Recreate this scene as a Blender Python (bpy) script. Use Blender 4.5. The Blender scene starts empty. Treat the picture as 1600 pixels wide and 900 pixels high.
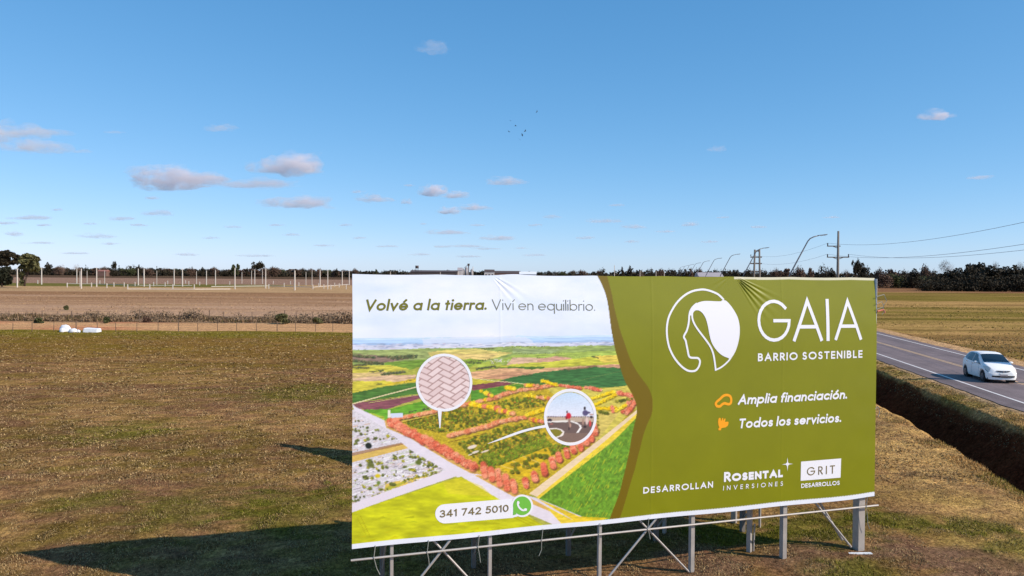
import bpy, math, random
import numpy as np
from mathutils import Vector, Matrix
from mathutils.geometry import tessellate_polygon

S = bpy.context.scene
col = S.collection
R_ = math.radians

# ------------------------------------------------------------------ camera, world, sun, exposure
CAM_H = 6.6
FPX = 1250.0                      # focal length in pixels of a 1600 px wide picture
TH = math.atan(21.5 / FPX)        # looking a touch down
RO = R_(0.42)
fw = np.array([0, math.cos(TH), -math.sin(TH)])
_u0 = np.array([0, math.sin(TH), math.cos(TH)]); _r0 = np.array([1.0, 0, 0])
cr = math.cos(RO) * _r0 + math.sin(RO) * _u0
cu = -math.sin(RO) * _r0 + math.cos(RO) * _u0
CC = np.array([0, 0, CAM_H])
cam = bpy.data.cameras.new("camera")
cam.sensor_width = 36.0; cam.lens = 36.0 * FPX / 1600.0
cam.clip_start = 0.1; cam.clip_end = 120000
cam_o = bpy.data.objects.new("camera", cam); col.objects.link(cam_o)
M = Matrix.Identity(4)
for i in range(3):
    M[i][0] = cr[i]; M[i][1] = cu[i]; M[i][2] = -fw[i]; M[i][3] = CC[i]
cam_o.matrix_world = M
S.camera = cam_o

SUN_EL = R_(35.24); SUN_AZ = R_(-22.3)     # azimuth measured from +X
SUN_DIR = Vector((math.cos(SUN_EL) * math.cos(SUN_AZ), math.cos(SUN_EL) * math.sin(SUN_AZ), math.sin(SUN_EL)))
W = bpy.data.worlds.new("World"); S.world = W; W.use_nodes = True
nt = W.node_tree; nt.nodes.clear()
sky = nt.nodes.new("ShaderNodeTexSky"); sky.sky_type = 'NISHITA'; sky.sun_disc = False
sky.sun_elevation = SUN_EL; sky.sun_rotation = R_(90) - SUN_AZ
sky.altitude = 0; sky.air_density = 0.6; sky.dust_density = 0.3; sky.ozone_density = 4.0
bg = nt.nodes.new("ShaderNodeBackground"); SKY_K = 0.14; bg.inputs[1].default_value = SKY_K
wo = nt.nodes.new("ShaderNodeOutputWorld")
sep = nt.nodes.new("ShaderNodeSeparateColor"); com = nt.nodes.new("ShaderNodeCombineColor"); nt.links.new(sky.outputs[0], sep.inputs[0])
for i, (pw, ga) in enumerate(((1.06, 1.06), (.67, .925), (.53, 1.04))):      # film-like grading of the whole sky
    a1 = nt.nodes.new("ShaderNodeMath"); a1.operation = 'MULTIPLY'; a1.inputs[1].default_value = SKY_K
    a2 = nt.nodes.new("ShaderNodeMath"); a2.operation = 'POWER'; a2.inputs[1].default_value = pw
    a3 = nt.nodes.new("ShaderNodeMath"); a3.operation = 'MULTIPLY'; a3.inputs[1].default_value = ga / SKY_K
    nt.links.new(sep.outputs[i], a1.inputs[0]); nt.links.new(a1.outputs[0], a2.inputs[0]); nt.links.new(a2.outputs[0], a3.inputs[0]); nt.links.new(a3.outputs[0], com.inputs[i])
nt.links.new(com.outputs[0], bg.inputs[0]); nt.links.new(bg.outputs[0], wo.inputs[0])

sl = bpy.data.lights.new("sun", 'SUN'); sl.energy = 5.0; sl.angle = R_(0.53); sl.color = (1.0, 0.91, 0.80)
so = bpy.data.objects.new("sun", sl); col.objects.link(so)
so.rotation_euler = (-SUN_DIR).to_track_quat('-Z', 'Y').to_euler()
S.view_settings.view_transform = 'Standard'; S.view_settings.look = 'None'
S.view_settings.exposure = 0.0; S.view_settings.gamma = 1.0
S.cycles.max_bounces = 14; S.cycles.diffuse_bounces = 3; S.cycles.glossy_bounces = 3; S.cycles.transparent_max_bounces = 16; S.cycles.volume_bounces = 14

# ------------------------------------------------------------------ measuring helpers
def ray(x, y): return fw * FPX + (x - 800) * cr - (y - 450) * cu
def G(x, y, z=0.0):               # point of the picture -> point of the level plane z
    d = ray(x, y); return CC + d * (z - CAM_H) / d[2]
def atY(x, y, Y):                 # point of the picture -> point at distance Y
    d = ray(x, y); return CC + d * Y / d[1]
def proj(p):                      # (n,3) -> picture px
    d = np.asarray(p) - CC; w = d @ fw
    return 800 + FPX * (d @ cr) / w, 450 - FPX * (d @ cu) / w
def lin(c):
    c = np.asarray(c, float) / 255.0
    return np.where(c <= 0.04045, c / 12.92, ((c + 0.055) / 1.055) ** 2.4)
def L4(r, g, b): v = lin((r, g, b)); return (float(v[0]), float(v[1]), float(v[2]), 1.0)

def _hash(ix, iy, seed):
    n = (ix.astype(np.int64) * 374761393 + iy.astype(np.int64) * 668265263 + seed * 974634777) & 0x7fffffff
    n = ((n ^ (n >> 13)) * 1274126177) & 0x7fffffff
    return ((n ^ (n >> 16)) & 0xffff) / 65535.0
def vnoise(x, y, seed=0):
    x = np.asarray(x, float); y = np.asarray(y, float)
    ix = np.floor(x); iy = np.floor(y); fx = x - ix; fy = y - iy
    fx = fx * fx * (3 - 2 * fx); fy = fy * fy * (3 - 2 * fy)
    a = _hash(ix, iy, seed); b = _hash(ix + 1, iy, seed); c = _hash(ix, iy + 1, seed); d = _hash(ix + 1, iy + 1, seed)
    return (a * (1 - fx) + b * fx) * (1 - fy) + (c * (1 - fx) + d * fx) * fy
def fbm(x, y, seed=0, octv=4):
    s = 0; a = 0.5; t = 0
    x = np.asarray(x, float); y = np.asarray(y, float)
    for k in range(octv):
        s = s + a * vnoise(x * 2 ** k + 17.3 * k, y * 2 ** k - 9.1 * k, seed + k); t += a; a *= 0.5
    return s / t
def sstep(a, b, x): t = np.clip((np.asarray(x, float) - a) / (b - a), 0, 1); return t * t * (3 - 2 * t)

def ordn(i):
    a = 'first second third fourth fifth sixth seventh eighth ninth tenth eleventh twelfth thirteenth fourteenth fifteenth sixteenth seventeenth eighteenth nineteenth'.split()
    if i < 19: return a[i]
    t_, u_ = divmod(i + 1, 10); return {2: 'twent', 3: 'thirt'}[t_] + ('ieth' if u_ == 0 else 'y-' + a[u_ - 1])
# ------------------------------------------------------------------ object helpers
def tag(o, label=None, cat=None, group=None, kind=None):
    if label: o['label'] = label
    if cat: o['category'] = cat
    if group: o['group'] = group
    if kind: o['kind'] = kind
    return o
def empty(name, loc=(0, 0, 0), rz=0.0, **k):
    o = bpy.data.objects.new(name, None); col.objects.link(o)
    o.location = loc; o.rotation_euler = (0, 0, rz); o.empty_display_size = 0.3
    return tag(o, **k)
def link(name, me, mat=None, parent=None, **k):
    if mat is not None and not me.materials: me.materials.append(mat)
    o = bpy.data.objects.new(name, me); col.objects.link(o)
    if parent: o.parent = parent
    return tag(o, **k)
def mesh(name, v, f, smooth=False):
    me = bpy.data.meshes.new(name); me.from_pydata([tuple(p) for p in v], [], [tuple(q) for q in f]); me.update()
    if smooth:
        me.polygons.foreach_set('use_smooth', [True] * len(me.polygons))
    return me
def mesh_np(name, v, f, attr=None, smooth=False):      # equal sized faces, fast
    v = np.asarray(v, np.float32); f = np.asarray(f, np.int32); k = f.shape[1]
    me = bpy.data.meshes.new(name)
    me.vertices.add(len(v)); me.vertices.foreach_set('co', v.ravel())
    me.loops.add(f.size); me.loops.foreach_set('vertex_index', f.ravel())
    me.polygons.add(len(f)); me.polygons.foreach_set('loop_start', np.arange(0, f.size, k, dtype=np.int32))
    if smooth: me.polygons.foreach_set('use_smooth', np.ones(len(f), bool))
    for nm, a in (attr or {}).items():
        a = np.asarray(a, np.float32)
        if a.ndim == 1: a = np.stack([a, a, a], 1)
        a = np.concatenate([a, np.ones((len(a), 1), np.float32)], 1)
        at = me.attributes.new(nm, 'FLOAT_COLOR', 'POINT'); at.data.foreach_set('color', a.ravel())
    me.update(calc_edges=True)
    return me
class MB:
    def __init__(s): s.v = []; s.f = []
    def add(s, v, f):
        n = len(s.v); s.v += [tuple(p) for p in v]; s.f += [tuple(i + n for i in q) for q in f]; return s
    def box(s, c, d, ax=None):        # centre, full size, axes rows
        ax = np.eye(3) if ax is None else np.array(ax, float)
        v = [np.array(c) + sum(ax[k] * d[k] / 2 * sg[k] for k in range(3)) for sg in
             ((-1,-1,-1),(1,-1,-1),(1,1,-1),(-1,1,-1),(-1,-1,1),(1,-1,1),(1,1,1),(-1,1,1))]
        return s.add(v, [(0,3,2,1),(4,5,6,7),(0,1,5,4),(1,2,6,5),(2,3,7,6),(3,0,4,7)])
    def beam(s, a, b, w, h, side=None):   # square bar from a to b
        a = np.array(a, float); b = np.array(b, float); t = b - a; l = np.linalg.norm(t); t /= l
        sd = np.array(side if side is not None else (0, 0, 1.0), float)
        if abs(sd @ t) > .95: sd = np.array((1.0, 0, 0))
        x = np.cross(sd, t); x /= np.linalg.norm(x); y = np.cross(t, x)
        return s.box((a + b) / 2, (w, h, l), (x, y, t))
    def tube(s, pts, r, n=8, cap=True):
        pts = [np.array(p, float) for p in pts]; rs = r if hasattr(r, '__len__') else [r] * len(pts)
        rings = []
        for i, p in enumerate(pts):
            t = pts[min(i + 1, len(pts) - 1)] - pts[max(i - 1, 0)]; t /= np.linalg.norm(t) + 1e-12
            a = np.array((0, 0, 1.0)) if abs(t[2]) < .9 else np.array((1.0, 0, 0))
            x = np.cross(a, t); x /= np.linalg.norm(x); y = np.cross(t, x)
            rings.append([p + rs[i] * (math.cos(2 * math.pi * k / n) * x + math.sin(2 * math.pi * k / n) * y) for k in range(n)])
        v = [q for rg in rings for q in rg]; f = []
        for i in range(len(pts) - 1):
            for k in range(n):
                f.append((i * n + k, i * n + (k + 1) % n, (i + 1) * n + (k + 1) % n, (i + 1) * n + k))
        if cap: f += [tuple(reversed(range(n))), tuple(range((len(pts) - 1) * n, len(pts) * n))]
        return s.add(v, f)
    def build(s, name, mat, parent=None, smooth=False, **k):
        return link(name, mesh(name, s.v, s.f, smooth), mat, parent, **k)

def mat(name, color=(.5, .5, .5, 1), rough=.7, metal=0.0, spec=.5, noise=0, nscale=5, bump=0, attr=None, coat=0, obj_coord=True, trans=0):
    m = bpy.data.materials.new(name); m.use_nodes = True
    t = m.node_tree; b = t.nodes["Principled BSDF"]
    b.inputs["Roughness"].default_value = rough; b.inputs["Metallic"].default_value = metal
    b.inputs["Specular IOR Level"].default_value = spec; b.inputs["Coat Weight"].default_value = coat
    src = None
    if attr:
        a = t.nodes.new("ShaderNodeAttribute"); a.attribute_name = attr; src = a.outputs["Color"]
    if noise or bump:
        tc = t.nodes.new("ShaderNodeTexCoord"); n = t.nodes.new("ShaderNodeTexNoise")
        n.inputs["Scale"].default_value = nscale; n.inputs["Detail"].default_value = 6; n.inputs["Roughness"].default_value = .65
        t.links.new(tc.outputs["Object"], n.inputs["Vector"])
    if noise:
        mr = t.nodes.new("ShaderNodeMapRange"); mr.inputs[1].default_value = .3; mr.inputs[2].default_value = .7
        mr.inputs[3].default_value = 1 - noise; mr.inputs[4].default_value = 1 + noise
        t.links.new(n.outputs[0], mr.inputs[0])
        vm = t.nodes.new("ShaderNodeVectorMath"); vm.operation = 'SCALE'
        if src: t.links.new(src, vm.inputs[0])
        else: vm.inputs[0].default_value = color[:3]
        t.links.new(mr.outputs[0], vm.inputs[3]); t.links.new(vm.outputs[0], b.inputs["Base Color"])
    elif src: t.links.new(src, b.inputs["Base Color"])
    else: b.inputs["Base Color"].default_value = color
    if bump:
        bp = t.nodes.new("ShaderNodeBump"); bp.inputs["Strength"].default_value = bump; bp.inputs["Distance"].default_value = .02
        t.links.new(n.outputs[0], bp.inputs["Height"]); t.links.new(bp.outputs[0], b.inputs["Normal"])
    if trans: b.inputs["Transmission Weight"].default_value = trans
    m.diffuse_color = color
    return m

STEEL = mat("galvanised_steel", L4(176, 168, 160), .5, .3, noise=.12, nscale=3, bump=.1)
CONC = mat("pale_concrete", L4(206, 196, 184), .85, noise=.1, nscale=1.5)
CONC_D = mat("old_concrete", L4(120, 112, 104), .9, noise=.15, nscale=2)
WHITE = mat("white_paint", L4(228, 228, 228), .5, noise=.05, nscale=2)
DARKST = mat("dark_metal", L4(60, 58, 60), .6, .3, noise=.1)
LAMPST = mat("lamp_steel", L4(120, 118, 120), .5, .4, noise=.1)
WOODP = mat("weathered_wood", L4(110, 90, 74), .95, noise=.2, nscale=4)
WIRE = mat("steel_wire", L4(110, 105, 105), .6, .3)
BARK = mat("bark", L4(84, 68, 56), .95, noise=.3, nscale=2)
LEAF = {
 'dark': (L4(56, 49, 35), .5), 'mid': (L4(78, 80, 48), .45), 'olive': (L4(98, 96, 62), .4),
 'brown': (L4(98, 76, 62), .35), 'pink': (L4(150, 122, 104), .3), 'conifer': (L4(48, 50, 36), .4)}
LEAFM = {k: mat("foliage_" + k, c, .75, spec=.2, noise=n, nscale=.45) for k, (c, n) in LEAF.items()}

# road frame: u along the road, n across it
A_ = math.atan2(0.1638, 0.98649); UX, UY = math.sin(A_), math.cos(A_)
def RP(off, v, z=0.0): return np.array((off * UY + v * UX, -off * UX + v * UY, z))
def off_of(X, Y): return X * UY - Y * UX
ROAD_Z = 0.60

# ------------------------------------------------------------------ ground
def ground_z(X, Y):
    o = off_of(X, Y)
    wob = (vnoise(Y * .35, o * 0, 5) - .5) * .5 + (vnoise(Y * 1.1, o * 0 + 3, 6) - .5) * .22
    lip = 11.45 + wob * .9
    ridge = 15.35 + wob * .55
    knots_o = [-1e5, 8.0, 10.3]
    z = np.zeros_like(o)
    near = sstep(8.2, 10.8, o) * .10
    down = -1.35 * sstep(0, 1.5, o - lip)
    z = near + down
    bank = np.clip((o - (ridge - 1.6)) / 1.6, 0, 1); bank = .8 * bank + .2 * bank ** 2
    z = z * (1 - bank) + (.42) * bank
    z = np.where(o > ridge, .42 + (ROAD_Z - .03 - .42) * sstep(ridge, ridge + 1.2, o), z)
    far = sstep(26.6, 30.5, o)
    z = np.where(o > 24, (ROAD_Z - .03) * (1 - far), z)
    lowres = sstep(200, 70, Y)
    z = z + ((fbm(X * .5, Y * .5, 21, 3) - .5) * .16 + (fbm(X * 1.9, Y * 1.3, 31, 2) - .5) * .10) * lowres * np.where((o > 16.4) & (o < 25.6), 0, 1)
    z = z + sstep(6.0, 2.5, np.hypot(X - 17.2, (Y - 25.4))) * .0
    # spoil heaps round the posts
    for (mx, my, r, h) in ((4.6, 18.0, 1.1, .14), (6.8, 18.6, 1.2, .16), (8.8, 19.4, 1.3, .12), (2.2, 17.0, 1.0, .1)):
        z = z + h * np.exp(-((X - mx) ** 2 + (Y - my) ** 2) / r ** 2)
    return z

C_ = {k: lin(v) for k, v in dict(soil=(126, 90, 74), straw=(200, 158, 106), green=(116, 106, 34), dirt=(206, 160, 118),
    orange=(206, 140, 104), field=(190, 154, 128), band=(150, 112, 82), tan=(186, 152, 114), fgreen=(104, 104, 48),
    pinkf=(156, 126, 110), dark=(66, 54, 46), redf=(130, 92, 74), vgreen=(112, 104, 42), bank=(168, 134, 92), rocks=(120, 100, 84)).items()}
def mixc(a, b, t): t = np.asarray(t)[..., None]; return a * (1 - t) + b * t
def ground_colour(X, Y):
    o = off_of(X, Y); n = len(X)
    big = fbm(X * .09, Y * .16, 41, 4); med = fbm(X * .45, Y * .8, 51, 4); fine = fbm(X * 2.6, Y * 3.2, 61, 3)
    st = fbm(X * .03, Y * .5, 71, 3)
    g = sstep(.47, .60, big * .55 + med * .45 + .0)
    s = sstep(.44, .62, fbm(X * .2 + 9, Y * .33, 81, 4) * .5 + fine * .5)
    clump = fbm(X * 1.1 + 4, Y * 1.5, 55, 4)
    lawn = mixc(mixc(np.broadcast_to(C_['soil'], (n, 3)), C_['straw'], .14 + .55 * s), C_['green'], .08 + .22 * g + .36 * sstep(.46, .6, clump))
    farl = sstep(50, 66, Y + 14 * (big - .5) + 6 * (med - .5)); lawn = mixc(lawn, mixc(np.broadcast_to(lin((140, 108, 56)), (n, 3)), lin((124, 110, 34)), .2 + .4 * g), farl * .8)
    lawn = lawn * np.array((.92, .87, .86))
    # brighter green rim before the dirt strip
    rim = sstep(76, 87, Y + 12 * (med - .5)) * .7
    lawn = mixc(lawn, lin((124, 116, 42)), rim)
    c = lawn
    Yn = Y + 2.4 * (med - .5) - 0.13 * (X + 36) * 0
    Yl = Y - (-0.0) + .104 * (-36 - X)          # the strips run a little askew
    Yl = Y + .0 * X
    def zone(c, a, b, colr, soft, amt=1.0):
        t = sstep(a - soft, a + soft, Yn) * (1 - sstep(b - soft, b + soft, Yn)) * amt; return mixc(c, colr, t)
    left = c
    left = zone(left, 89.5, 104, mixc(np.broadcast_to(C_['dirt'], (n, 3)), C_['orange'], sstep(.45, .7, fbm(X * .12, Y * .3, 91, 3)) * sstep(-40, -46, X) ), .8)
    left = zone(left, 104, 5e4, mixc(np.broadcast_to(C_['field'], (n, 3)), C_['straw'], .4 * s * sstep(.4, .7, st)), 1.0)
    left = zone(left, 104, 120, C_['rocks'], 3, .8)
    for a, b, am in ((158, 166, .5), (186, 206, .6), (222, 258, .8)):
        left = zone(left, a, b, C_['band'], 5, am)
    stre = sstep(.5, .62, fbm(X * .012, Y * .11, 95, 4)) * sstep(130, 150, Y) * (1 - sstep(258, 275, Y)); left = mixc(left, C_['band'], stre * .55)
    left = zone(left, 262, 345, C_['tan'], 4, .9)
    left = zone(left, 345, 430, mixc(np.broadcast_to(C_['tan'], (n, 3)), C_['fgreen'], sstep(-95, -135, X)), 5, .9)
    left = zone(left, 430, 860, C_['pinkf'], 8)
    left = zone(left, 800, 1500, C_['dark'], 30, .85)
    left = zone(left, 1500, 2200, C_['field'], 60, .6)
    left = zone(left, 2200, 1e5, C_['fgreen'], 60, .8)
    # right verge of the road and the fields beyond
    right = mixc(np.broadcast_to(C_['straw'], (n, 3)), C_['soil'], .35 * s)
    right = mixc(right, C_['vgreen'], .3 + .35 * g); sk = fbm(X * .025, Y * .22, 97, 4); right = mixc(right, C_['straw'], .4 * sstep(.52, .64, sk)); right = mixc(right, C_['vgreen'], .5 * sstep(.5, .38, sk))
    Yr = Y
    def rz(c, a, b, colr, soft, amt=1.0):
        q = Y + 14 * (big - .5) + 4 * (med - .5)
        t = sstep(a - soft, a + soft, q) * (1 - sstep(b - soft, b + soft, q)) * amt; return mixc(c, colr, t)
    right = rz(right, 60, 96, lin((158, 122, 76)), 6, .45)
    right = rz(right, 112, 176, C_['vgreen'], 12, .65)
    right = rz(right, 180, 216, C_['straw'], 9, .5)
    right = rz(right, 222, 335, C_['vgreen'], 9, .75)
    right = rz(right, 345, 5e4, C_['redf'], 8, .95)
    sk2 = fbm(X * .02 + 5, Y * .16 + 3, 98, 5); right = mixc(right, C_['straw'], .32 * sstep(.53, .62, sk2)); right = mixc(right, lin((120, 92, 60)), .5 * sstep(.47, .38, sk2))
    # near bank between ditch and lawn: dry straw
    bk = sstep(6.2, 9.3, o + 2.4 * (big - .5) + 1.6 * (med - .5))
    bank = mixc(mixc(np.broadcast_to(lin((206, 164, 104)), (n, 3)), C_['soil'], .45 * s + .05), C_['green'], .30 * g * sstep(30, 18, Y) + .1 * g)
    c = mixc(left, bank, bk)
    dm = sstep(11.6, 12.6, o) * (1 - sstep(15.1, 15.6, o)); c = mixc(c, lin((78, 40, 26)), dm * .97)  # ditch soil darkened, the shade of the cut put into its colour
    top = sstep(15.1, 15.5, o); c = mixc(c, mixc(np.broadcast_to(lin((186, 150, 100)), (n, 3)), C_['green'], .5 * sstep(.5, .62, med)), top)
    edge = sstep(16.2, 16.6, o + .5 * (med - .5)); c = mixc(c, lin((176, 148, 122)), edge * .8)
    sh = sstep(26.6, 28.2, o + 2 * (med - .5)); c = np.where((o > 22)[..., None], mixc(np.broadcast_to(lin((198, 160, 122)), (n, 3)), right, sh), c)
    # trodden bare earth near the posts
    for (mx, my, r) in ((4.4, 18.0, 1.5), (6.8, 18.3, 1.4), (9.6, 19.0, 1.6), (11.2, 17.8, 1.7), (10.2, 16.4, 1.5), (3.0, 16.2, 1.3)):
        q = np.hypot(X - mx, (Y - my)) / r + (fine - .5) * 1.3
        c = mixc(c, lin((128, 98, 80)), .8 * (1 - sstep(.55, 1.0, q)))
    for (mx, my, r) in ((-5.6, 22.4, 2.6), (-8.6, 22.0, 2.2), (-3.6, 24.6, 2.4), (-12.0, 22.8, 1.3), (-16, 33, 2.6), (-11.5, 44, 3.5), (7.6, 17.3, 1.2), (8.2, 20.6, 1.7), (5.6, 20.3, 1.6), (12.6, 19.4, 1.2), (14, 18.2, 1.3), (12.2, 21.0, 1.0), (10.4, 21.6, 1.2)):
        q = np.hypot(X - mx, (Y - my)) / r + (fine - .5) * 1.6
        c = mixc(c, lin((100, 102, 36)), (.70 if mx > 0 else .55) * (1 - sstep(.5, 1.05, q)))
    c = c * np.array((.875, .89, .88))
    return np.clip(c * (.9 + .25 * (fine[..., None] - .35)), 0, 1)

ys = [9.0]
while ys[-1] < 46: ys.append(ys[-1] + .26)
while ys[-1] < 9000: ys.append(ys[-1] * 1.0085)
ys = np.array(ys)
offs = list(np.arange(-16, 8, .5)) + list(np.arange(8, 16.8, .14)) + [17.5, 19, 21, 23, 24.6, 25] + list(np.arange(25.4, 31, .4))
a = -16.0; lft = []
stp = .55
while a > -9000: a -= stp; stp *= 1.045; lft.append(a)
b_ = 31.0; stp = .5; rgt = []
while b_ < 9000: b_ += stp; stp *= 1.055; rgt.append(b_)
offs = np.array(sorted(lft) + offs + rgt)
OO, YY = np.meshgrid(offs, ys)
XX = (OO + UX * YY) / UY
# off measured at this Y: X*UY - Y*UX = off
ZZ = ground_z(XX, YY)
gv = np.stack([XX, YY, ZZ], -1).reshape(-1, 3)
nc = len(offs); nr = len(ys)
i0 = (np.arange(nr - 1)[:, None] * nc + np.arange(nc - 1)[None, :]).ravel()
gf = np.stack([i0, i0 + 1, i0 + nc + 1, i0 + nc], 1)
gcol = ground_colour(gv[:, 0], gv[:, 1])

GM = bpy.data.materials.new("ground_earth_and_grass"); GM.use_nodes = True
t = GM.node_tree; b = t.nodes["Principled BSDF"]; b.inputs["Roughness"].default_value = 1.0; b.inputs["Specular IOR Level"].default_value = 0.0
at = t.nodes.new("ShaderNodeAttribute"); at.attribute_name = "colour"
geo = t.nodes.new("ShaderNodeNewGeometry")
def tnoise(scale, detail=5, rough=.6, stretch=None):
    n = t.nodes.new("ShaderNodeTexNoise"); n.inputs["Scale"].default_value = scale; n.inputs["Detail"].default_value = detail; n.inputs["Roughness"].default_value = rough
    if stretch:
        mp = t.nodes.new("ShaderNodeMapping"); mp.inputs["Scale"].default_value = stretch
        t.links.new(geo.outputs["Position"], mp.inputs[0]); t.links.new(mp.outputs[0], n.inputs["Vector"])
    else: t.links.new(geo.outputs["Position"], n.inputs["Vector"])
    return n
def mrange(src, a, b_, c, d):
    m = t.nodes.new("ShaderNodeMapRange"); m.inputs[1].default_value = a; m.inputs[2].default_value = b_; m.inputs[3].default_value = c; m.inputs[4].default_value = d
    t.links.new(src, m.inputs[0]); return m.outputs[0]
def scl(v, fac):
    m = t.nodes.new("ShaderNodeVectorMath"); m.operation = 'SCALE'; t.links.new(v, m.inputs[0]); t.links.new(fac, m.inputs[3]); return m.outputs[0]
n1 = tnoise(9, 8, .75); n2 = tnoise(1.0, 6, .7, (1, 1.6, 1)); n3 = tnoise(.12, 6, .7, (.35, 1.5, 1)); n4 = tnoise(30, 4, .7)
cc = scl(at.outputs["Color"], mrange(n1.outputs[0], .3, .7, .62, 1.38))
cc = scl(cc, mrange(n2.outputs[0], .3, .7, .84, 1.16))
n5 = tnoise(1.0, 5, .8, (4.2, 2.6, 1)); cc = scl(cc, mrange(n5.outputs[0], .34, .66, .72, 1.3))
n7 = tnoise(1.0, 3, .7, (11, 7, 1)); cc = scl(cc, mrange(n7.outputs[0], .34, .66, .55, 1.5))
cc = scl(cc, mrange(n3.outputs[0], .3, .7, .86, 1.14))
cc = scl(cc, mrange(n4.outputs[0], .35, .65, .75, 1.25))
n6 = tnoise(1.0, 8, .8, (1.5, 1.1, 1)); mx = t.nodes.new("ShaderNodeMix"); mx.data_type = 'RGBA'
mx.inputs[6].default_value = (.60, .52, .56, 1); mx.inputs[7].default_value = (1.5, 1.46, 1.25, 1)
t.links.new(mrange(n6.outputs[0], .34, .68, .05, .95), mx.inputs[0]); vm_ = t.nodes.new("ShaderNodeVectorMath"); vm_.operation = 'MULTIPLY'
t.links.new(cc, vm_.inputs[0]); t.links.new(mx.outputs[2], vm_.inputs[1]); cc = vm_.outputs[0]
t.links.new(cc, b.inputs["Base Color"])
bp = t.nodes.new("ShaderNodeBump"); bp.inputs["Strength"].default_value = .9; bp.inputs["Distance"].default_value = .05
t.links.new(n1.outputs[0], bp.inputs["Height"]); t.links.new(bp.outputs[0], b.inputs["Normal"])
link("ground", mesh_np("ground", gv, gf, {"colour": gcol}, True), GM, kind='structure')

# ------------------------------------------------------------------ grass and dry litter on the near ground
rng = np.random.default_rng(7)
def scatter_blades(N, y0, y1, size, wid, seed, bias=0.0, keep=None):
    rg = np.random.default_rng(seed)
    Y = y0 + (y1 - y0) * rg.random(N) ** 1.0
    X = (rg.random(N) * 1.36 - .68) * Y * 1.0
    o = off_of(X, Y)
    gr = ground_colour(X, Y)
    med = fbm(X * .45, Y * .8, 51, 4); fine = fbm(X * 1.4, Y * 1.4, 161, 3)
    ok = (((o < 11.6) | ((o > 14.7) & (o < 16.5)) | (o > 27.3)) & (rg.random(N) < .35 + 1.0 * sstep(.42, .6, fine)))
    if keep is not None: ok &= keep(X, Y, o)
    X, Y, gr = X[ok], Y[ok], gr[ok]; n = len(X)
    Z = ground_z(X, Y)
    greenness = gr[:, 1] / (gr[:, 0] + 1e-6)
    isg = sstep(.74, .98, greenness + (rg.random(n) - .5) * .3)
    h = size * (.4 + .9 * rg.random(n)) * (.75 + .6 * isg); w = wid * (.6 + .8 * rg.random(n))
    ang = rg.random(n) * 2 * np.pi; lean = (.35 + 1.2 * rg.random(n) ** .7) * (1.2 - .5 * isg)
    dx, dy = np.cos(ang), np.sin(ang)
    tip = np.stack([X + dx * h * np.sin(lean), Y + dy * h * np.sin(lean), Z + h * np.cos(np.minimum(lean, 1.45)) + .004], 1)
    a = np.stack([X - dy * w, Y + dx * w, Z - .01], 1); b2 = np.stack([X + dy * w, Y - dx * w, Z - .01], 1)
    v = np.stack([a, b2, tip], 1).reshape(-1, 3); f = np.arange(3 * n).reshape(-1, 3)
    straw = lin((196, 166, 116)); gg = lin((108, 112, 38)); br = lin((112, 86, 70))
    r1 = rg.random(n)
    dry = mixc(np.broadcast_to(straw, (n, 3)), br, (r1 > .5) * .8)
    base = mixc(dry, mixc(np.broadcast_to(gg, (n, 3)), lin((150, 140, 48)), rg.random(n) * .7), isg)
    base = mixc(gr, base, .62) * (.55 + .62 * rg.random(n))[:, None]
    return v, f, np.repeat(base, 3, 0)
vs, fs, cs = [], [], []; nn = 0
for args in ((330000, 15.5, 27, .058, .012, 1), (300000, 25, 46, .075, .030, 2), (190000, 44, 88, .10, .065, 3)):
    v, f, c = scatter_blades(*args); vs.append(v); fs.append(f + nn); cs.append(c); nn += len(v)
for (keepf, h_, w_, sd_) in ((lambda X, Y, o: (o > 10.9) & (o < 11.7), .11, .03, 11), (lambda X, Y, o: (o > 14.9) & (o < 16.2), .10, .028, 12)):
    rq = np.random.default_rng(sd_); n_ = 26000; Yq = 17 + 48 * rq.random(n_); oq = (10.7 + 1.0 * rq.random(n_)) if sd_ == 11 else (15.3 + 1.1 * rq.random(n_)); Xq = (oq + UX * Yq) / UY
    ok = rq.random(n_) < sstep(.42, .62, fbm(Xq * .7, Yq * .7, 400 + sd_, 3)); Xq, Yq, oq = Xq[ok], Yq[ok], oq[ok]; n_ = len(Xq)
    hq = h_ * (.3 + .9 * rq.random(n_)); aq = rq.random(n_) * 6.283; lq = .2 + .9 * rq.random(n_); Zq = ground_z(Xq, Yq)
    vq = np.stack([np.stack([Xq - np.sin(aq) * w_ / 2, Yq + np.cos(aq) * w_ / 2, Zq - .02], 1), np.stack([Xq + np.sin(aq) * w_ / 2, Yq - np.cos(aq) * w_ / 2, Zq - .02], 1), np.stack([Xq + np.cos(aq) * hq * np.sin(lq), Yq + np.sin(aq) * hq * np.sin(lq), Zq + hq * np.cos(lq)], 1)], 1).reshape(-1, 3)
    cq = mixc(np.broadcast_to(lin((190, 152, 98)), (n_, 3)), lin((120, 112, 46)), .8 * sstep(.5, .64, fbm(Xq * .4, Yq * .4, 420, 3))) * (.5 + .8 * rq.random(n_))[:, None]
    vs.append(vq); fs.append(np.arange(3 * n_).reshape(-1, 3) + nn); cs.append(np.repeat(cq, 3, 0)); nn += 3 * n_
GB = mat("grass_blades", (.2, .2, .05, 1), 1.0, spec=0.0, attr="colour")
link("grass", mesh_np("grass", np.concatenate(vs), np.concatenate(fs), {"colour": np.concatenate(cs)}), GB,
     label="short patchy grass and dry straw over the whole lawn", cat="grass", kind='stuff')

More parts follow.
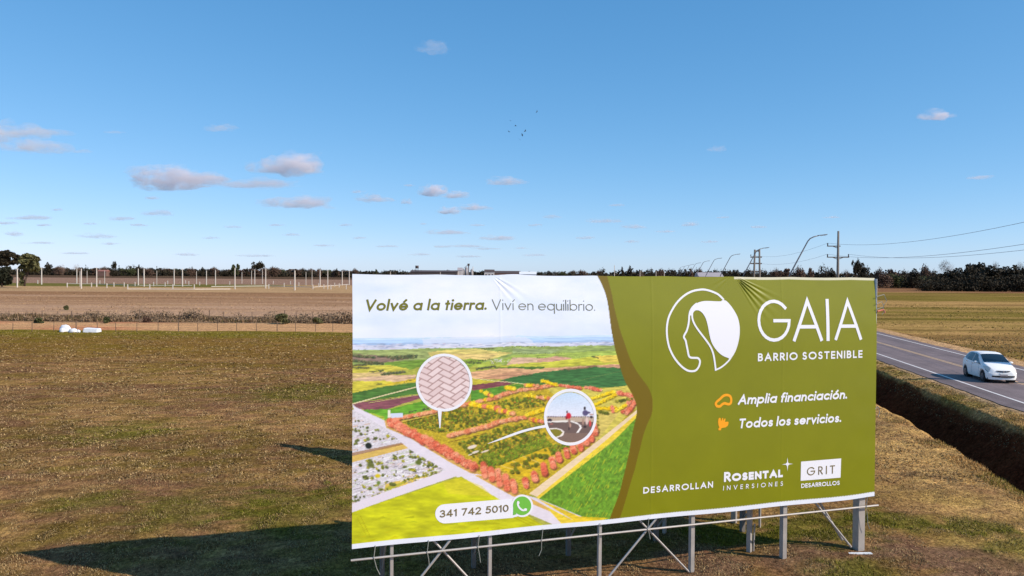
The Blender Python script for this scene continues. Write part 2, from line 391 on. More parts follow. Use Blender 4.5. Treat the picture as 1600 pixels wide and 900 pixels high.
# ------------------------------------------------------------------ road
ASPH = mat("asphalt", L4(114, 99, 97), .85, spec=.3, noise=.14, nscale=1.2, bump=.25)
ASPH_T = mat("worn_asphalt", L4(106, 93, 93), .8, spec=.35, noise=.12, nscale=1.0, bump=.25)
for m_ in (ASPH,):
    tt_ = m_.node_tree; bs = tt_.nodes["Principled BSDF"]; src = bs.inputs["Base Color"].links[0].from_socket
    g1 = tt_.nodes.new("ShaderNodeNewGeometry"); r1 = tt_.nodes.new("ShaderNodeVectorRotate"); r1.rotation_type = 'Z_AXIS'; r1.inputs["Angle"].default_value = A_
    tt_.links.new(g1.outputs["Position"], r1.inputs["Vector"])
    for sc_, lo, hi in (((1.4, .018, 1), .84, 1.2), ((.8, .35, 1), .9, 1.12), ((26, 26, 26), .8, 1.2)):
        mp_ = tt_.nodes.new("ShaderNodeMapping"); mp_.inputs["Scale"].default_value = sc_; tt_.links.new(r1.outputs[0], mp_.inputs[0])
        nn_ = tt_.nodes.new("ShaderNodeTexNoise"); nn_.inputs["Scale"].default_value = 1; nn_.inputs["Detail"].default_value = 5; tt_.links.new(mp_.outputs[0], nn_.inputs["Vector"])
        mr_ = tt_.nodes.new("ShaderNodeMapRange"); mr_.inputs[1].default_value = .35; mr_.inputs[2].default_value = .65; mr_.inputs[3].default_value = lo; mr_.inputs[4].default_value = hi; tt_.links.new(nn_.outputs[0], mr_.inputs[0])
        v_ = tt_.nodes.new("ShaderNodeVectorMath"); v_.operation = 'SCALE'; tt_.links.new(src, v_.inputs[0]); tt_.links.new(mr_.outputs[0], v_.inputs[3]); src = v_.outputs[0]
    tt_.links.new(src, bs.inputs["Base Color"])
PAINT = mat("road_paint_white", L4(225, 215, 208), .6, noise=.14, nscale=3)
YEL = mat("road_paint_yellow", L4(208, 170, 128), .6, noise=.22, nscale=3)
def strip(name, o0, o1, z, m, v0=20.0, v1=5000.0, wob=0.0, **k):
    vv = [v0]
    while vv[-1] < v1: vv.append(min(v1, vv[-1] + max(.5, vv[-1] * .012)))
    V = []; F = []
    for i, v in enumerate(vv):
        w0 = (float(vnoise(v * .9, 0.5, 3)) - .5) * wob; w1 = (float(vnoise(v * .9, 7.5, 9)) - .5) * wob
        V += [RP(o0 + w0, v, z), RP(o1 + w1, v, z)]
        if i: F.append((2 * i - 2, 2 * i - 1, 2 * i + 1, 2 * i))
    return link(name, mesh(name, V, F), m, **k)
strip("road", 16.75, 25.35, ROAD_Z, ASPH, wob=.3, kind='structure')
for a_, b2 in ((18.5, 19.25), (20.1, 20.75), (21.7, 22.3), (23.2, 23.9)):
    pass
road = bpy.data.objects["road"]
strip("edge_marking", 17.9, 18.06, ROAD_Z + .008, PAINT, kind='structure')
strip("edge_marking", 24.3, 24.45, ROAD_Z + .008, PAINT, kind='structure')
strip("centre_marking", 20.98, 21.10, ROAD_Z + .008, YEL, kind='structure')
strip("centre_marking", 21.20, 21.32, ROAD_Z + .008, YEL, kind='structure')

# ------------------------------------------------------------------ billboard
BL = atY(549.5, 857, 15.1); ZB = BL[2]; BR = G(1364.5, 776, ZB)
ZT = atY(549.5, 428, 15.1)[2]
BW = float(np.linalg.norm(BR - BL)); BH = ZT - ZB
bu = (BR - BL) / BW; bn = np.array((bu[1], -bu[0], 0.0))     # along, and out towards the viewer
def B(s, tt, d=0.0): return BL + bu * s + np.array((0, 0, tt)) + bn * d
def to_board(x, y):               # picture point -> (s, t) on the banner
    x = np.asarray(x, float); y = np.asarray(y, float)
    d = fw * FPX + (x[..., None] - 800) * cr - (y[..., None] - 450) * cu
    k = ((BL - CC) @ bn) / (d @ bn); p = CC + d * k[..., None]
    return (p - BL) @ bu, p[..., 2] - ZB
def wrinkle(s, tt):               # slack of the vinyl in metres
    s = np.asarray(s, float); tt = np.asarray(tt, float)
    w = .007 * (fbm(s * .35, tt * .5, 201, 2) - .5)
    top = BH
    # gathered folds fanning down from the two tie points on the top edge
    for (sx, ang0, ang1, n, ln, am) in ((WS1, -.98, -.38, 4, .75, .019), (WS0, -.95, -.5, 2, .6, .008), (WS1 - .05, -2.8, -2.2, 2, .5, .003)):
        dx = s - sx; dy = tt - top - .04; r = np.hypot(dx, dy); an = np.arctan2(dy, dx)
        win = sstep(ang0 - .12, ang0 + .12, an) * (1 - sstep(ang1 - .1, ang1 + .1, an))
        w = w + am * np.cos((an - ang0) / (ang1 - ang0) * n * 2 * np.pi) * win * np.exp(-(r / ln) ** 2) * sstep(.02, .22, r)
    w = w - .13 * sstep(BH - 1.9, BH + .6, tt) ** 1.5      # upper part tilted back, shaped to catch more sun and sky
    # small creases at the bottom hem
    w = w + .002 * np.exp(-((tt - .2) / .22) ** 2) * np.sin(s * 9 + 6 * tt + 3 * vnoise(s * 1.3, tt, 207)) * sstep(.45, .7, vnoise(s * .9, 3.3 + 0 * s, 205))
    for ss in (WSEAM - 3.4, WSEAM, WSEAM + 3.3, WSEAM - 6.6): w = w + .0022 * np.exp(-((s - ss) / .02) ** 2)
    w = w + .002 * np.exp(-((s - 11.9) / .25) ** 2) * np.sin(tt * 8)
    return w

WSEAM = float(to_board(np.array([1018.0]), np.array([600.0]))[0][0]); WS1 = float(to_board(np.array([1149.0]), np.array([434.0]))[0][0]); WS0 = float(to_board(np.array([766.0]), np.array([431.0]))[0][0])
# ---- the print, painted into an array in picture coordinates (K samples per pixel)
K = 2.4; X0, Y0, X1, Y1 = 540, 420, 1376, 866
cw, ch = int((X1 - X0) * K), int((Y1 - Y0) * K)
px, py = np.meshgrid(X0 + (np.arange(cw) + .5) / K, Y0 + (np.arange(ch) + .5) / K)
can = np.empty((ch, cw, 3)); can[:] = (226, 229, 238)
def region(pts):
    pts = np.array(pts, float); x0, y0 = pts.min(0); x1, y1 = pts.max(0)
    a = max(0, int((x0 - X0) * K) - 1); b3 = min(cw, int((x1 - X0) * K) + 2)
    c = max(0, int((y0 - Y0) * K) - 1); d = min(ch, int((y1 - Y0) * K) + 2)
    return a, b3, c, d
def inside(pts, gx, gy):
    r = np.zeros(gx.shape, bool); n = len(pts); j = n - 1
    for i in range(n):
        xi, yi = pts[i]; xj, yj = pts[j]
        if yi != yj:
            cnd = ((yi > gy) != (yj > gy)) & (gx < (xj - xi) * (gy - yi) / (yj - yi) + xi); r ^= cnd
        j = i
    return r
def poly(pts, c, a=1.0, nz=0.0, nseed=1, sx=.15, sy=.5, warp=0.0):
    x0, x1, y0, y1 = region(pts)
    if x1 <= x0 or y1 <= y0: return
    gx, gy = px[y0:y1, x0:x1], py[y0:y1, x0:x1]
    wx = gx + warp * (vnoise(gx * .3, gy * .3, nseed + 77) - .5) if warp else gx
    wy = gy + warp * (vnoise(gx * .3 + 5, gy * .3, nseed + 78) - .5) if warp else gy
    m = inside(pts, wx, wy)
    cc = np.array(c, float)[None, None, :] * np.ones(gx.shape + (1,))
    if nz: cc = cc * (1 + nz * (fbm(gx * sx, gy * sy, nseed, 4) - .5)[..., None] * 2)
    sub = can[y0:y1, x0:x1]; sub[m] = sub[m] * (1 - a) + cc[m] * a
def ell(cx, cy, rx, ry, c, a=1.0, soft=.25, ang=0.0):
    rr = max(rx, ry) * 1.1; x0, x1, y0, y1 = region([(cx - rr, cy - rr), (cx + rr, cy + rr)])
    if x1 <= x0 or y1 <= y0: return
    gx, gy = px[y0:y1, x0:x1] - cx, py[y0:y1, x0:x1] - cy
    if ang: gx, gy = gx * math.cos(ang) + gy * math.sin(ang), -gx * math.sin(ang) + gy * math.cos(ang)
    q = np.sqrt((gx / rx) ** 2 + (gy / ry) ** 2); m = (np.clip((1 - q) / soft, 0, 1) * a)[..., None]
    can[y0:y1, x0:x1] = can[y0:y1, x0:x1] * (1 - m) + np.array(c, float) * m
def lineq(pts, w, c, a=1.0):
    for (xa, ya), (xb, yb) in zip(pts[:-1], pts[1:]):
        dx, dy = xb - xa, yb - ya; l = math.hypot(dx, dy) or 1; nx, ny = -dy / l * w / 2, dx / l * w / 2
        poly([(xa + nx, ya + ny), (xb + nx, yb + ny), (xb - nx, yb - ny), (xa - nx, ya - ny)], c, a)
pr = random.Random(3)
# sky of the printed view
can[:] = np.array((224, 228, 238.)) + (fbm(px * .012, py * .04, 11, 4) - .5)[..., None] * np.array((34, 20, 8.))
# sea line, far shore and town
for (ya, yb, c) in ((0, 4, (196, 218, 234)), (3, 9, (176, 204, 236)), (8, 12, (158, 184, 218)), (11, 20, (206, 206, 222))):
    poly([(540, 528 + ya), (760, 526 + ya), (1000, 522 + ya), (1000, 522 + yb), (760, 526 + yb), (540, 528 + yb)], c, .9, .1, 3 + ya, .05, .8)
poly([(660, 529), (760, 524), (820, 527), (840, 540), (760, 545), (660, 545)], (222, 222, 232), .6, warp=3)
for k in range(260):
    x = pr.uniform(550, 965); y = 537 + pr.random() ** 1.3 * 11 - (x - 550) * .008
    ell(x, y, pr.uniform(2, 9), pr.uniform(.4, 1.1), pr.choice([(236, 232, 238), (150, 156, 190), (206, 190, 200), (176, 182, 196), (128, 140, 170)]), .7, .6)
# fields, far to near
poly([(540, 547), (760, 543), (1000, 540), (1000, 880), (540, 880)], (168, 168, 70), 1, .2, 19)
F_ = [([(540, 547), (700, 543), (1000, 538), (1000, 566), (540, 575)], (150, 168, 92)),
 ([(545, 550), (640, 545), (705, 548), (690, 562), (560, 560)], (160, 172, 104)),
 ([(545, 553), (600, 555), (640, 560), (600, 566), (545, 562)], (146, 120, 104)),
 ([(668, 550), (700, 546), (745, 544), (800, 552), (760, 562), (700, 560), (672, 556)], (214, 196, 112)),
 ([(690, 552), (780, 552), (760, 561), (725, 560)], (220, 192, 120)),
 ([(800, 545), (880, 545), (860, 552), (800, 552)], (150, 166, 110)),
 ([(600, 566), (680, 560), (665, 570), (640, 577), (600, 572)], (118, 150, 56)),
 ([(549, 570), (610, 570), (640, 576), (600, 584), (549, 583)], (202, 190, 74)),
 ([(549, 583), (600, 580), (625, 588), (549, 596)], (206, 178, 118)),
 ([(549, 591), (600, 586), (650, 585), (648, 592), (600, 598), (549, 593)], (214, 178, 142)),
 ([(549, 596), (600, 594), (625, 598), (570, 612), (549, 613)], (206, 192, 66)),
 ([(600, 600), (650, 590), (650, 596), (600, 602)], (214, 184, 52)),
 ([(700, 565), (735, 559), (760, 562), (745, 570), (720, 575), (700, 578)], (138, 162, 60)),
 ([(735, 570), (770, 562), (785, 570), (760, 576)], (170, 182, 74)),
 ([(775, 565), (800, 556), (850, 552), (1000, 545), (1000, 560), (850, 560), (800, 572)], (162, 182, 82)),
 ([(790, 571), (800, 560), (830, 558), (862, 562), (835, 568), (810, 572)], (216, 178, 146)),
 ([(840, 560), (870, 556), (900, 560), (875, 568), (835, 570)], (206, 158, 132)),
 ([(780, 572), (860, 564), (930, 556), (1000, 552), (1000, 572), (900, 570), (820, 580), (790, 578)], (192, 190, 66)),
 ([(925, 556), (1000, 552), (1000, 566), (940, 566)], (222, 196, 84)),
 ([(770, 573), (800, 574), (850, 572), (850, 577), (800, 579), (775, 576)], (86, 120, 48)),
 ([(735, 580), (780, 575), (830, 577), (860, 574), (1000, 566), (1000, 580), (870, 590), (800, 588), (735, 592)], (214, 166, 122)),
 ([(745, 590), (800, 581), (850, 583), (790, 593)], (188, 140, 106)),
 ([(930, 572), (1000, 566), (1000, 578), (935, 573)], (190, 140, 112)),
 ([(870, 577), (930, 570), (935, 574), (880, 582)], (150, 112, 84)),
 ([(735, 590), (790, 596), (775, 602), (738, 602)], (190, 176, 56)),
 ([(780, 594), (850, 580), (930, 573), (985, 574), (995, 600), (930, 606), (830, 600), (800, 600)], (62, 112, 58)),
 ([(735, 600), (790, 595), (800, 601), (738, 609)], (128, 72, 76)),
 ([(735, 609), (800, 601), (850, 600), (830, 612), (735, 626)], (88, 140, 44)),
 ([(549, 614), (600, 603), (650, 597), (652, 615), (549, 629)], (78, 118, 50)),
 ([(549, 630), (655, 616), (660, 621), (600, 634), (556, 640)], (132, 84, 88)),
 ([(555, 631), (650, 618), (655, 622), (600, 640), (570, 640)], (136, 80, 88)),
 ([(563, 640), (610, 638), (660, 626), (672, 640), (610, 652), (600, 656), (580, 648)], (102, 158, 44)),
 ([(575, 644), (600, 650), (600, 660), (590, 662)], (170, 184, 60)),
]
for i, (p, c) in enumerate(F_): poly(p, c, 1, .30, 20 + i, .10, .7, warp=1.3)
RS = 1.0
def trees_row(x0, y0, x1, y1, n, r, cols, a=.9, jit=.6):
    for k in range(n):
        q = (k + pr.uniform(-.3, .3)) / max(1, n - 1); x = x0 + (x1 - x0) * q; y = y0 + (y1 - y0) * q + pr.uniform(-jit, jit)
        c = pr.choice(cols); rr = r * pr.uniform(.7, 1.2) * RS
        ell(x + rr * .3, y + rr * .45, rr * 1.1, rr * .8, tuple(v * .45 for v in c), .6, .5)
        ell(x, y, rr, rr * .9, c, a, .45)
        if r > 2:
            for _ in range(int(5 + r)):
                dx, dy = pr.gauss(0, rr * .5), pr.gauss(0, rr * .45); f_ = pr.choice((.55, .7, 1.2, 1.35, 1.15)); ell(x + dx, y + dy, pr.uniform(.5, 1.1), pr.uniform(.4, .9), tuple(min(255, v * f_ + (14 if f_ > 1 else 0)) for v in c), .75, .4)
dk = [(84, 92, 56), (98, 98, 64), (76, 88, 60), (112, 104, 66)]
for (xa, ya, xb, yb, n, r) in ((549, 555, 585, 558, 26, 2.2), (590, 556, 610, 556, 12, 1.5), (605, 557, 650, 555, 26, 2.2), (610, 560, 650, 558, 22, 1.6), (552, 563, 598, 567, 30, 2.2),
    (549, 571, 590, 567, 22, 1.8), (549, 574, 575, 574, 15, 1.8), (578, 580, 598, 578, 9, 1.7), (596, 584, 632, 580, 24, 2.2), (588, 600, 596, 599, 6, 1.2), (630, 597, 650, 590, 6, 1),
    (718, 566, 750, 566, 12, 1.5), (744, 575, 772, 571, 22, 1.8), (728, 564, 768, 560, 12, 1.2), (752, 544, 770, 544, 10, 1.2), (800, 543, 850, 541, 18, .9), (924, 557, 933, 558, 7, 1.5), (885, 557, 922, 557, 14, .6),
    (838, 558, 850, 558, 4, .9), (880, 576, 888, 578, 4, 1.2), (822, 586, 830, 585, 5, 1.3), (845, 584, 852, 583, 3, 1), (806, 553, 880, 551, 25, .7), (660, 639, 668, 637, 5, 1.5), (638, 643, 650, 640, 8, 1.3)):
    trees_row(xa, ya, xb, yb, n, r, dk)
for k in range(26): ell(pr.uniform(765, 795), pr.uniform(561, 567), pr.uniform(.8, 2), .6, (226, 210, 214), .9, .3)
lineq([(549, 631), (600, 617), (650, 604)], 1.6, (226, 208, 160))
lineq([(575, 629), (655, 616)], .8, (196, 180, 110))
lineq([(735, 589), (775, 595), (830, 602)], .8, (226, 214, 160))
lineq([(855, 606), (985, 575)], .6, (150, 150, 80), .5)
# site: ground of the planned quarter
poly([(604, 654), (700, 636), (850, 600), (980, 608), (992, 640), (985, 655), (852, 765), (822, 775), (604, 665)], (190, 164, 40), 1, .3, 60, .4, .9)
poly([(849, 602), (930, 608), (990, 600), (995, 630), (940, 690), (925, 672)], (206, 190, 84), 1, .2, 61)
poly([(925, 645), (970, 640), (930, 690), (925, 700)], (208, 186, 96), 1, .2, 62)
# inner green rows
def fill_trees(pts, n, r, cols, seed):
    rr = random.Random(seed); P = np.array(pts, float); x0, y0 = P.min(0); x1, y1 = P.max(0); out = []
    while len(out) < n:
        x, y = rr.uniform(x0, x1), rr.uniform(y0, y1)
        if bool(inside(pts, np.array([[x]]), np.array([[y]]))[0, 0]): out.append((y, x))
    for y, x in sorted(out):
        c = rr.choice(cols); q = r * rr.uniform(.6, 1.2)
        ell(x + q * .3, y + q * .5, q * 1.1, q * .8, tuple(v * .45 for v in c), .6, .5); ell(x, y, q, q, c, .9, .5)
        for _ in range(4): ell(x + rr.gauss(0, q * .5), y + rr.gauss(0, q * .5), .8, .6, tuple(min(255, v * rr.choice((.6, 1.35, 1.6))) for v in c), .7, .4)
gr_ = [(110, 112, 26), (92, 100, 24), (128, 124, 34), (80, 88, 20), (150, 140, 40)]
fill_trees([(620, 655), (690, 640), (740, 632), (790, 650), (720, 668), (690, 675), (640, 665)], 380, 2.6, gr_, 1)
fill_trees([(770, 628), (850, 615), (850, 632), (810, 637), (780, 640)], 150, 2.4, gr_, 2)
fill_trees([(715, 690), (790, 665), (850, 660), (850, 690), (760, 712), (735, 712)], 300, 3.0, gr_, 3)
gr2 = [(126, 136, 30), (108, 124, 28), (144, 146, 38), (88, 102, 22)]
fill_trees([(750, 712), (850, 682), (860, 695), (900, 690), (870, 706), (790, 722), (768, 728), (748, 722)], 330, 3.6, gr2, 4)
poly([(778, 728), (855, 698), (862, 715), (825, 745), (800, 742)], (208, 172, 30), 1, .25, 70)
for q in ((782, 727, 812, 737), (800, 720, 828, 733), (815, 712, 845, 724)): lineq([(q[0], q[1]), (q[2], q[3])], .8, (232, 206, 110))
fill_trees([(795, 726), (808, 722), (812, 738), (798, 738)], 14, 3.4, [(104, 104, 24), (120, 116, 30)], 5)
fill_trees([(812, 722), (850, 702), (862, 708), (836, 728), (818, 735)], 26, 3.6, [(104, 104, 24), (120, 116, 30), (94, 98, 22)], 6)
# white club house and the access path
for q in ((737, 697, 9, 3), (742, 705, 7, 2), (757, 704, 8, 1.4), (734, 709, 4, 1)): ell(q[0], q[1], q[2], q[3], (232, 214, 200), .95, .3, -.3)
sal = [(234, 142, 96), (240, 158, 112), (226, 126, 84), (242, 168, 124)]; red = [(228, 112, 80), (236, 132, 98), (210, 94, 66), (242, 152, 116)]
yel = [(246, 204, 20), (240, 190, 10), (250, 216, 50)]
lineq([(627, 658), (682, 646)], 1.2, (220, 190, 80)); lineq([(627, 660), (682, 648)], .8, (90, 70, 20))
lineq([(760, 676), (700, 690)], .8, (120, 80, 30)); lineq([(700, 664), (860, 631)], .6, (110, 90, 30), .7)
RS = 1.3
trees_row(610, 655, 682, 641, 20, 3.2, sal); trees_row(710, 634, 774, 620, 22, 3.3, sal + yel[:1]); trees_row(775, 619, 800, 612, 12, 3.2, sal)
trees_row(800, 612, 868, 600, 28, 3.0, sal); trees_row(752, 610, 768, 618, 5, 3.6, yel + red[:1]); trees_row(790, 606, 803, 608, 5, 3.4, yel)
trees_row(820, 602, 838, 602, 6, 2.8, yel + sal); trees_row(846, 594, 870, 601, 14, 2.6, yel)
trees_row(735, 630, 778, 637, 12, 4.0, yel + red + yel); trees_row(778, 640, 800, 646, 8, 3.8, sal + yel + red); trees_row(822, 618, 860, 622, 10, 3.0, yel + sal)
trees_row(700, 680, 770, 662, 30, 3.6, sal); trees_row(770, 660, 820, 652, 22, 3.6, sal); trees_row(822, 648, 848, 640, 12, 3.2, yel); trees_row(828, 655, 846, 658, 8, 3.4, red + yel)
trees_row(873, 601, 906, 606, 16, 2.6, red); trees_row(913, 604, 938, 609, 12, 2.8, red); trees_row(925, 622, 958, 611, 24, 2.6, yel); trees_row(928, 632, 960, 616, 24, 2.6, yel)
trees_row(966, 613, 990, 618, 12, 3.4, red); trees_row(930, 637, 962, 637, 14, 2.8, yel); trees_row(985, 622, 972, 642, 14, 3.8, red); trees_row(992, 626, 978, 645, 12, 3.6, red)
trees_row(955, 634, 957, 642, 5, 2.8, red); trees_row(962, 641, 976, 632, 8, 2.6, yel); trees_row(936, 642, 948, 645, 6, 2.2, gr_); trees_row(962, 626, 985, 622, 8, 2.2, gr_)
trees_row(932, 648, 934, 674, 6, 2, gr_)
RS = 1.0
# village and roads at the lower left
poly([(549, 640), (562, 638), (600, 660), (700, 733), (690, 742), (549, 795)], (212, 204, 208), 1, .16, 80, .6, .9)
poly([(549, 712), (620, 694), (640, 690), (648, 697), (549, 722)], (214, 178, 92), 1, .12, 81)
poly([(549, 707), (632, 690), (640, 692), (549, 712)], (150, 104, 66), .7)
poly([(602, 755), (660, 743), (700, 735), (694, 742), (620, 768), (600, 770)], (216, 186, 84), 1, .12, 82)
poly([(600, 762), (655, 744), (640, 750), (604, 768)], (170, 170, 50), .8)
poly([(660, 742), (682, 734), (693, 744), (670, 752)], (206, 196, 20), 1, .12, 83)
vr = random.Random(9)
for k in range(420):
    x = vr.uniform(549, 690); y0 = 646 + (x - 549) * .5; y = vr.uniform(max(y0, 646), 792 - (x - 549) * .35)
    if y < y0 + 3: continue
    if 694 - (x - 549) * .02 < y + (x - 549) * .23 < 722 and 705 < y + (x - 549) * .23: continue
    c = vr.choice([(240, 236, 238), (232, 226, 230), (188, 166, 166), (220, 190, 178), (206, 170, 140), (190, 200, 160), (150, 140, 146), (245, 242, 244)])
    w = vr.uniform(2, 6); h = vr.uniform(.8, 2); s = -.22
    poly([(x - w, y - s * w * .0 + w * .22), (x + w, y - w * .22), (x + w, y - w * .22 + h), (x - w, y + w * .22 + h)], c, .85)
    if vr.random() < .3: ell(x + w, y + h, 1.2, .8, (60, 56, 66), .8, .3)
for k in range(150):
    x = vr.uniform(549, 680); y = vr.uniform(648 + (x - 549) * .52, 790 - (x - 549) * .36)
    if 705 < y + (x - 549) * .23 < 722: continue
    trees_row(x, y, x + vr.uniform(0, 8), y - vr.uniform(0, 2), vr.choice([1, 2, 2, 3]), vr.uniform(1.4, 3.0), [(120, 124, 40), (96, 104, 44), (170, 160, 40), (84, 88, 40)])
ell(575.5, 696, 6, 5.5, (34, 38, 34), 1, .3); ell(653, 722, 6, 5, (96, 108, 40), 1, .5); ell(578, 726, 7, 6, (104, 108, 50), 1, .6); ell(590, 743, 5, 4, (214, 190, 30), 1, .5)
ell(672, 713, 5, 4, (110, 116, 40), 1, .5); ell(626, 675, 3, 5, (96, 108, 50), 1, .5); ell(591, 754, 4, 4, (110, 130, 60), 1, .5)
poly([(606, 647), (612, 645), (629, 645), (629, 651), (612, 653)], (206, 214, 230)); poly([(606, 640), (609, 640), (610, 652), (605, 652)], (232, 226, 200))
# main road, side road
poly([(549, 630), (556, 636), (610, 661), (700, 715), (790, 765), (900, 815), (870, 822), (800, 792), (720, 748), (640, 702), (600, 668), (553, 640)], (224, 214, 222), 1, .04, 85)
poly([(603, 668), (640, 684), (700, 720), (742, 742), (800, 775), (905, 818), (905, 812), (800, 766), (700, 710), (600, 656)], (214, 170, 86), 1, .1, 86)
poly([(549, 787), (700, 733), (760, 742), (720, 740), (549, 800)], (224, 212, 220))
# foreground meadows
poly([(549, 800), (720, 743), (860, 828), (549, 880)], (196, 196, 24), 1, .2, 90, .05, .18)
poly([(690, 752), (720, 745), (752, 758), (770, 775), (700, 770)], (224, 202, 60), .45, .2, 91)
for k in range(46):
    x = vr.uniform(552, 800); y = vr.uniform(805, 850) - (x - 549) * .1
    poly([(x, y), (x + vr.uniform(6, 22), y - vr.uniform(2, 6)), (x + vr.uniform(6, 20), y - vr.uniform(0, 3))], vr.choice([(170, 164, 10), (156, 170, 20), (196, 178, 4)]), .5)
for q in ((557, 806, 571, 834), (562, 804, 578, 838), (790, 802, 830, 822), (798, 802, 836, 820), (806, 800, 842, 818)): lineq([(q[0], q[1]), (q[2], q[3])], .8, (160, 140, 0), .7)
# outer hedge of red trees, road to the right of it and green field
poly([(830, 768), (938, 686), (994, 640), (1000, 636), (1000, 652), (850, 775), (960, 812), (880, 822)], (232, 202, 60), 1, .16, 95)
poly([(826, 771), (938, 684), (996, 638), (1000, 640), (942, 690), (838, 776)], (232, 206, 168), 1, .06, 96)
poly([(840, 780), (862, 762), (956, 690), (1000, 645), (1000, 760), (960, 815), (900, 812)], (104, 148, 40), 1, .3, 97, .3, .3)
for k in range(420):
    x = vr.uniform(875, 995); y = vr.uniform(690, 812)
    if y < 770 - (x - 850) * .8: continue
    l = vr.uniform(2, 9); lineq([(x, y), (x + l * .55, y - l)], vr.uniform(.4, 1.2), vr.choice([(168, 182, 40), (206, 200, 40), (128, 170, 50)]), .6)
poly([(818, 773), (838, 778), (925, 813), (905, 817), (870, 800)], (220, 210, 222), 1, .05, 98)
poly([(836, 778), (905, 806), (950, 808), (930, 815), (900, 815)], (226, 192, 30), .9, .2, 99)
trees_row(608, 655, 742, 727, 60, 6.0, red, .9, 3.0); trees_row(609, 661, 739, 731, 60, 5.2, red, .9, 2.4)
for q in range(5): trees_row(754 + q * 11.5, 724 + q * 6.4, 757 + q * 11.5, 742 + q * 6.0, 9, 6.0, red, .95, 2.2)
for (x, y) in ((820, 752), (834, 741), (849, 730), (862, 719), (872, 712), (884, 703), (894, 697), (905, 690), (914, 683), (922, 677), (928, 668)):
    trees_row(x - 1, y - 3, x + 1.5, y + 9, 9, 5.6, red, .95, 2.4)

# ---- round inset of herringbone pavers and the speech tails
def disc_paint(cx, cy, rx, ry, fn):
    x0, x1, y0, y1 = region([(cx - rx, cy - ry), (cx + rx, cy + ry)]); gx, gy = px[y0:y1, x0:x1], py[y0:y1, x0:x1]
    m = ((gx - cx) / rx) ** 2 + ((gy - cy) / ry) ** 2 <= 1; c = fn(gx, gy); can[y0:y1, x0:x1][m] = c[m]
def herring(gx, gy):
    # herringbone of 2:1 pavers, seen a little obliquely
    u = (gx - 693) * .80 + (gy - 597) * 1.10; v = -(gx - 693) * .52 + (gy - 597) * 1.15
    s = 11.5; a = u / s; b3 = v / s
    ia = np.floor(a).astype(int); ib = np.floor(b3).astype(int); fa = a - ia; fb = b3 - ib
    k = (ia - ib) % 4
    e = .075
    left = np.where((k == 1) , 9, fa); right = np.where((k == 0), 9, 1 - fa)      # k 0,1: horizontal pair ; 2,3: vertical pair
    bot = np.where((k == 2), 9, fb); topp = np.where((k == 3), 9, 1 - fb)
    d = np.minimum(np.minimum(left, right), np.minimum(bot, topp))
    idk = np.where(k == 0, ia * 7 + ib * 13, np.where(k == 1, (ia - 1) * 7 + ib * 13, np.where(k == 3, ia * 7 + ib * 13 + 5, ia * 7 + (ib - 1) * 13 + 5)))
    tone = _hash(idk, idk * 3, 4)
    base = np.stack([222 + 12 * tone, 196 + 16 * tone, 192 + 16 * tone], -1)
    g = sstep(e * .6, e * 1.7, d)[..., None]
    return base * g + np.array((168, 132, 126.)) * (1 - g)
disc_paint(693.3, 597.5, 40.5, 41, herring)
def ride(gx, gy):
    c = np.empty(gx.shape + (3,)); tt = np.clip((gy - 612) / 38, 0, 1)[..., None]
    c[:] = np.array((196, 216, 236.)) * (1 - tt) + np.array((226, 226, 236.)) * tt
    g = gy > 651; c[g] = (190, 168, 146); g = gy > 658.5; c[g] = (112, 92, 86); g = gy > 676; c[g] = (128, 104, 92)
    return c * (1 + .1 * (vnoise(gx * .8, gy * 2, 6) - .5)[..., None])
disc_paint(890, 651.5, 37.3, 39, ride)
def in_ride(fn, *a):
    global can
    keep = can.copy(); fn(*a); m = ((px - 890) / 37.3) ** 2 + ((py - 651.5) / 39) ** 2 > 1; can[m] = keep[m]
rd = random.Random(2)
for k in range(20): in_ride(ell, 853 + k * 3.6, 650.5, 1.6, 1.3, rd.choice([(90, 66, 76), (110, 90, 100), (140, 110, 100)]), .9, .3)
in_ride(poly, [(853, 669), (868, 668), (876, 670), (881, 674), (879, 680), (868, 684), (860, 686), (850, 680)], (236, 224, 214))
in_ride(poly, [(853, 670.5), (868, 669.5), (875, 671.5), (878, 675), (874, 680), (862, 684), (850, 679)], (134, 124, 40))
in_ride(poly, [(886, 657), (900, 659), (907, 664), (908, 668), (903, 675), (899, 676), (905, 667), (903, 663), (896, 660)], (238, 232, 226))
in_ride(poly, [(853, 657.5), (880, 656), (900, 657), (884, 659), (853, 659.5)], (232, 226, 216))
# two cyclists and a far rider, as they are printed
for q in (((885, 643), 1.6, 2.4, (70, 46, 50)), ((887.5, 649), 4.6, 5.5, (206, 30, 44)), ((884, 652), 2, 3, (140, 30, 40)), ((888.5, 658), 2.3, 5, (150, 116, 104)), ((890, 664), 1.6, 4, (190, 150, 130)), ((888, 669), 1.4, 3, (70, 56, 60)),
          ((912.7, 637.3), 2.1, 3.1, (36, 28, 34)), ((913.5, 644.5), 5.2, 5.2, (84, 74, 112)), ((918, 644), 4, 2, (84, 74, 112)), ((923, 647), 4, 1.4, (190, 150, 140)), ((911, 652), 4, 3, (170, 156, 140)), ((910, 658), 1.8, 6, (170, 136, 120)), ((916, 657), 2.6, 7, (222, 196, 186)), ((913, 666), 3, 2.2, (52, 42, 44)), ((923, 651), 3, 2.4, (60, 44, 48)), ((921, 661), 2, 6, (214, 70, 66)),
          ((858, 656), 4, 3, (44, 34, 48)), ((858, 658.5), 1.6, 1.4, (230, 220, 226)), ((861, 662), 3, 1.2, (180, 110, 100))):
    in_ride(ell, q[0][0], q[0][1], q[1], q[2], q[3], .95, .3)

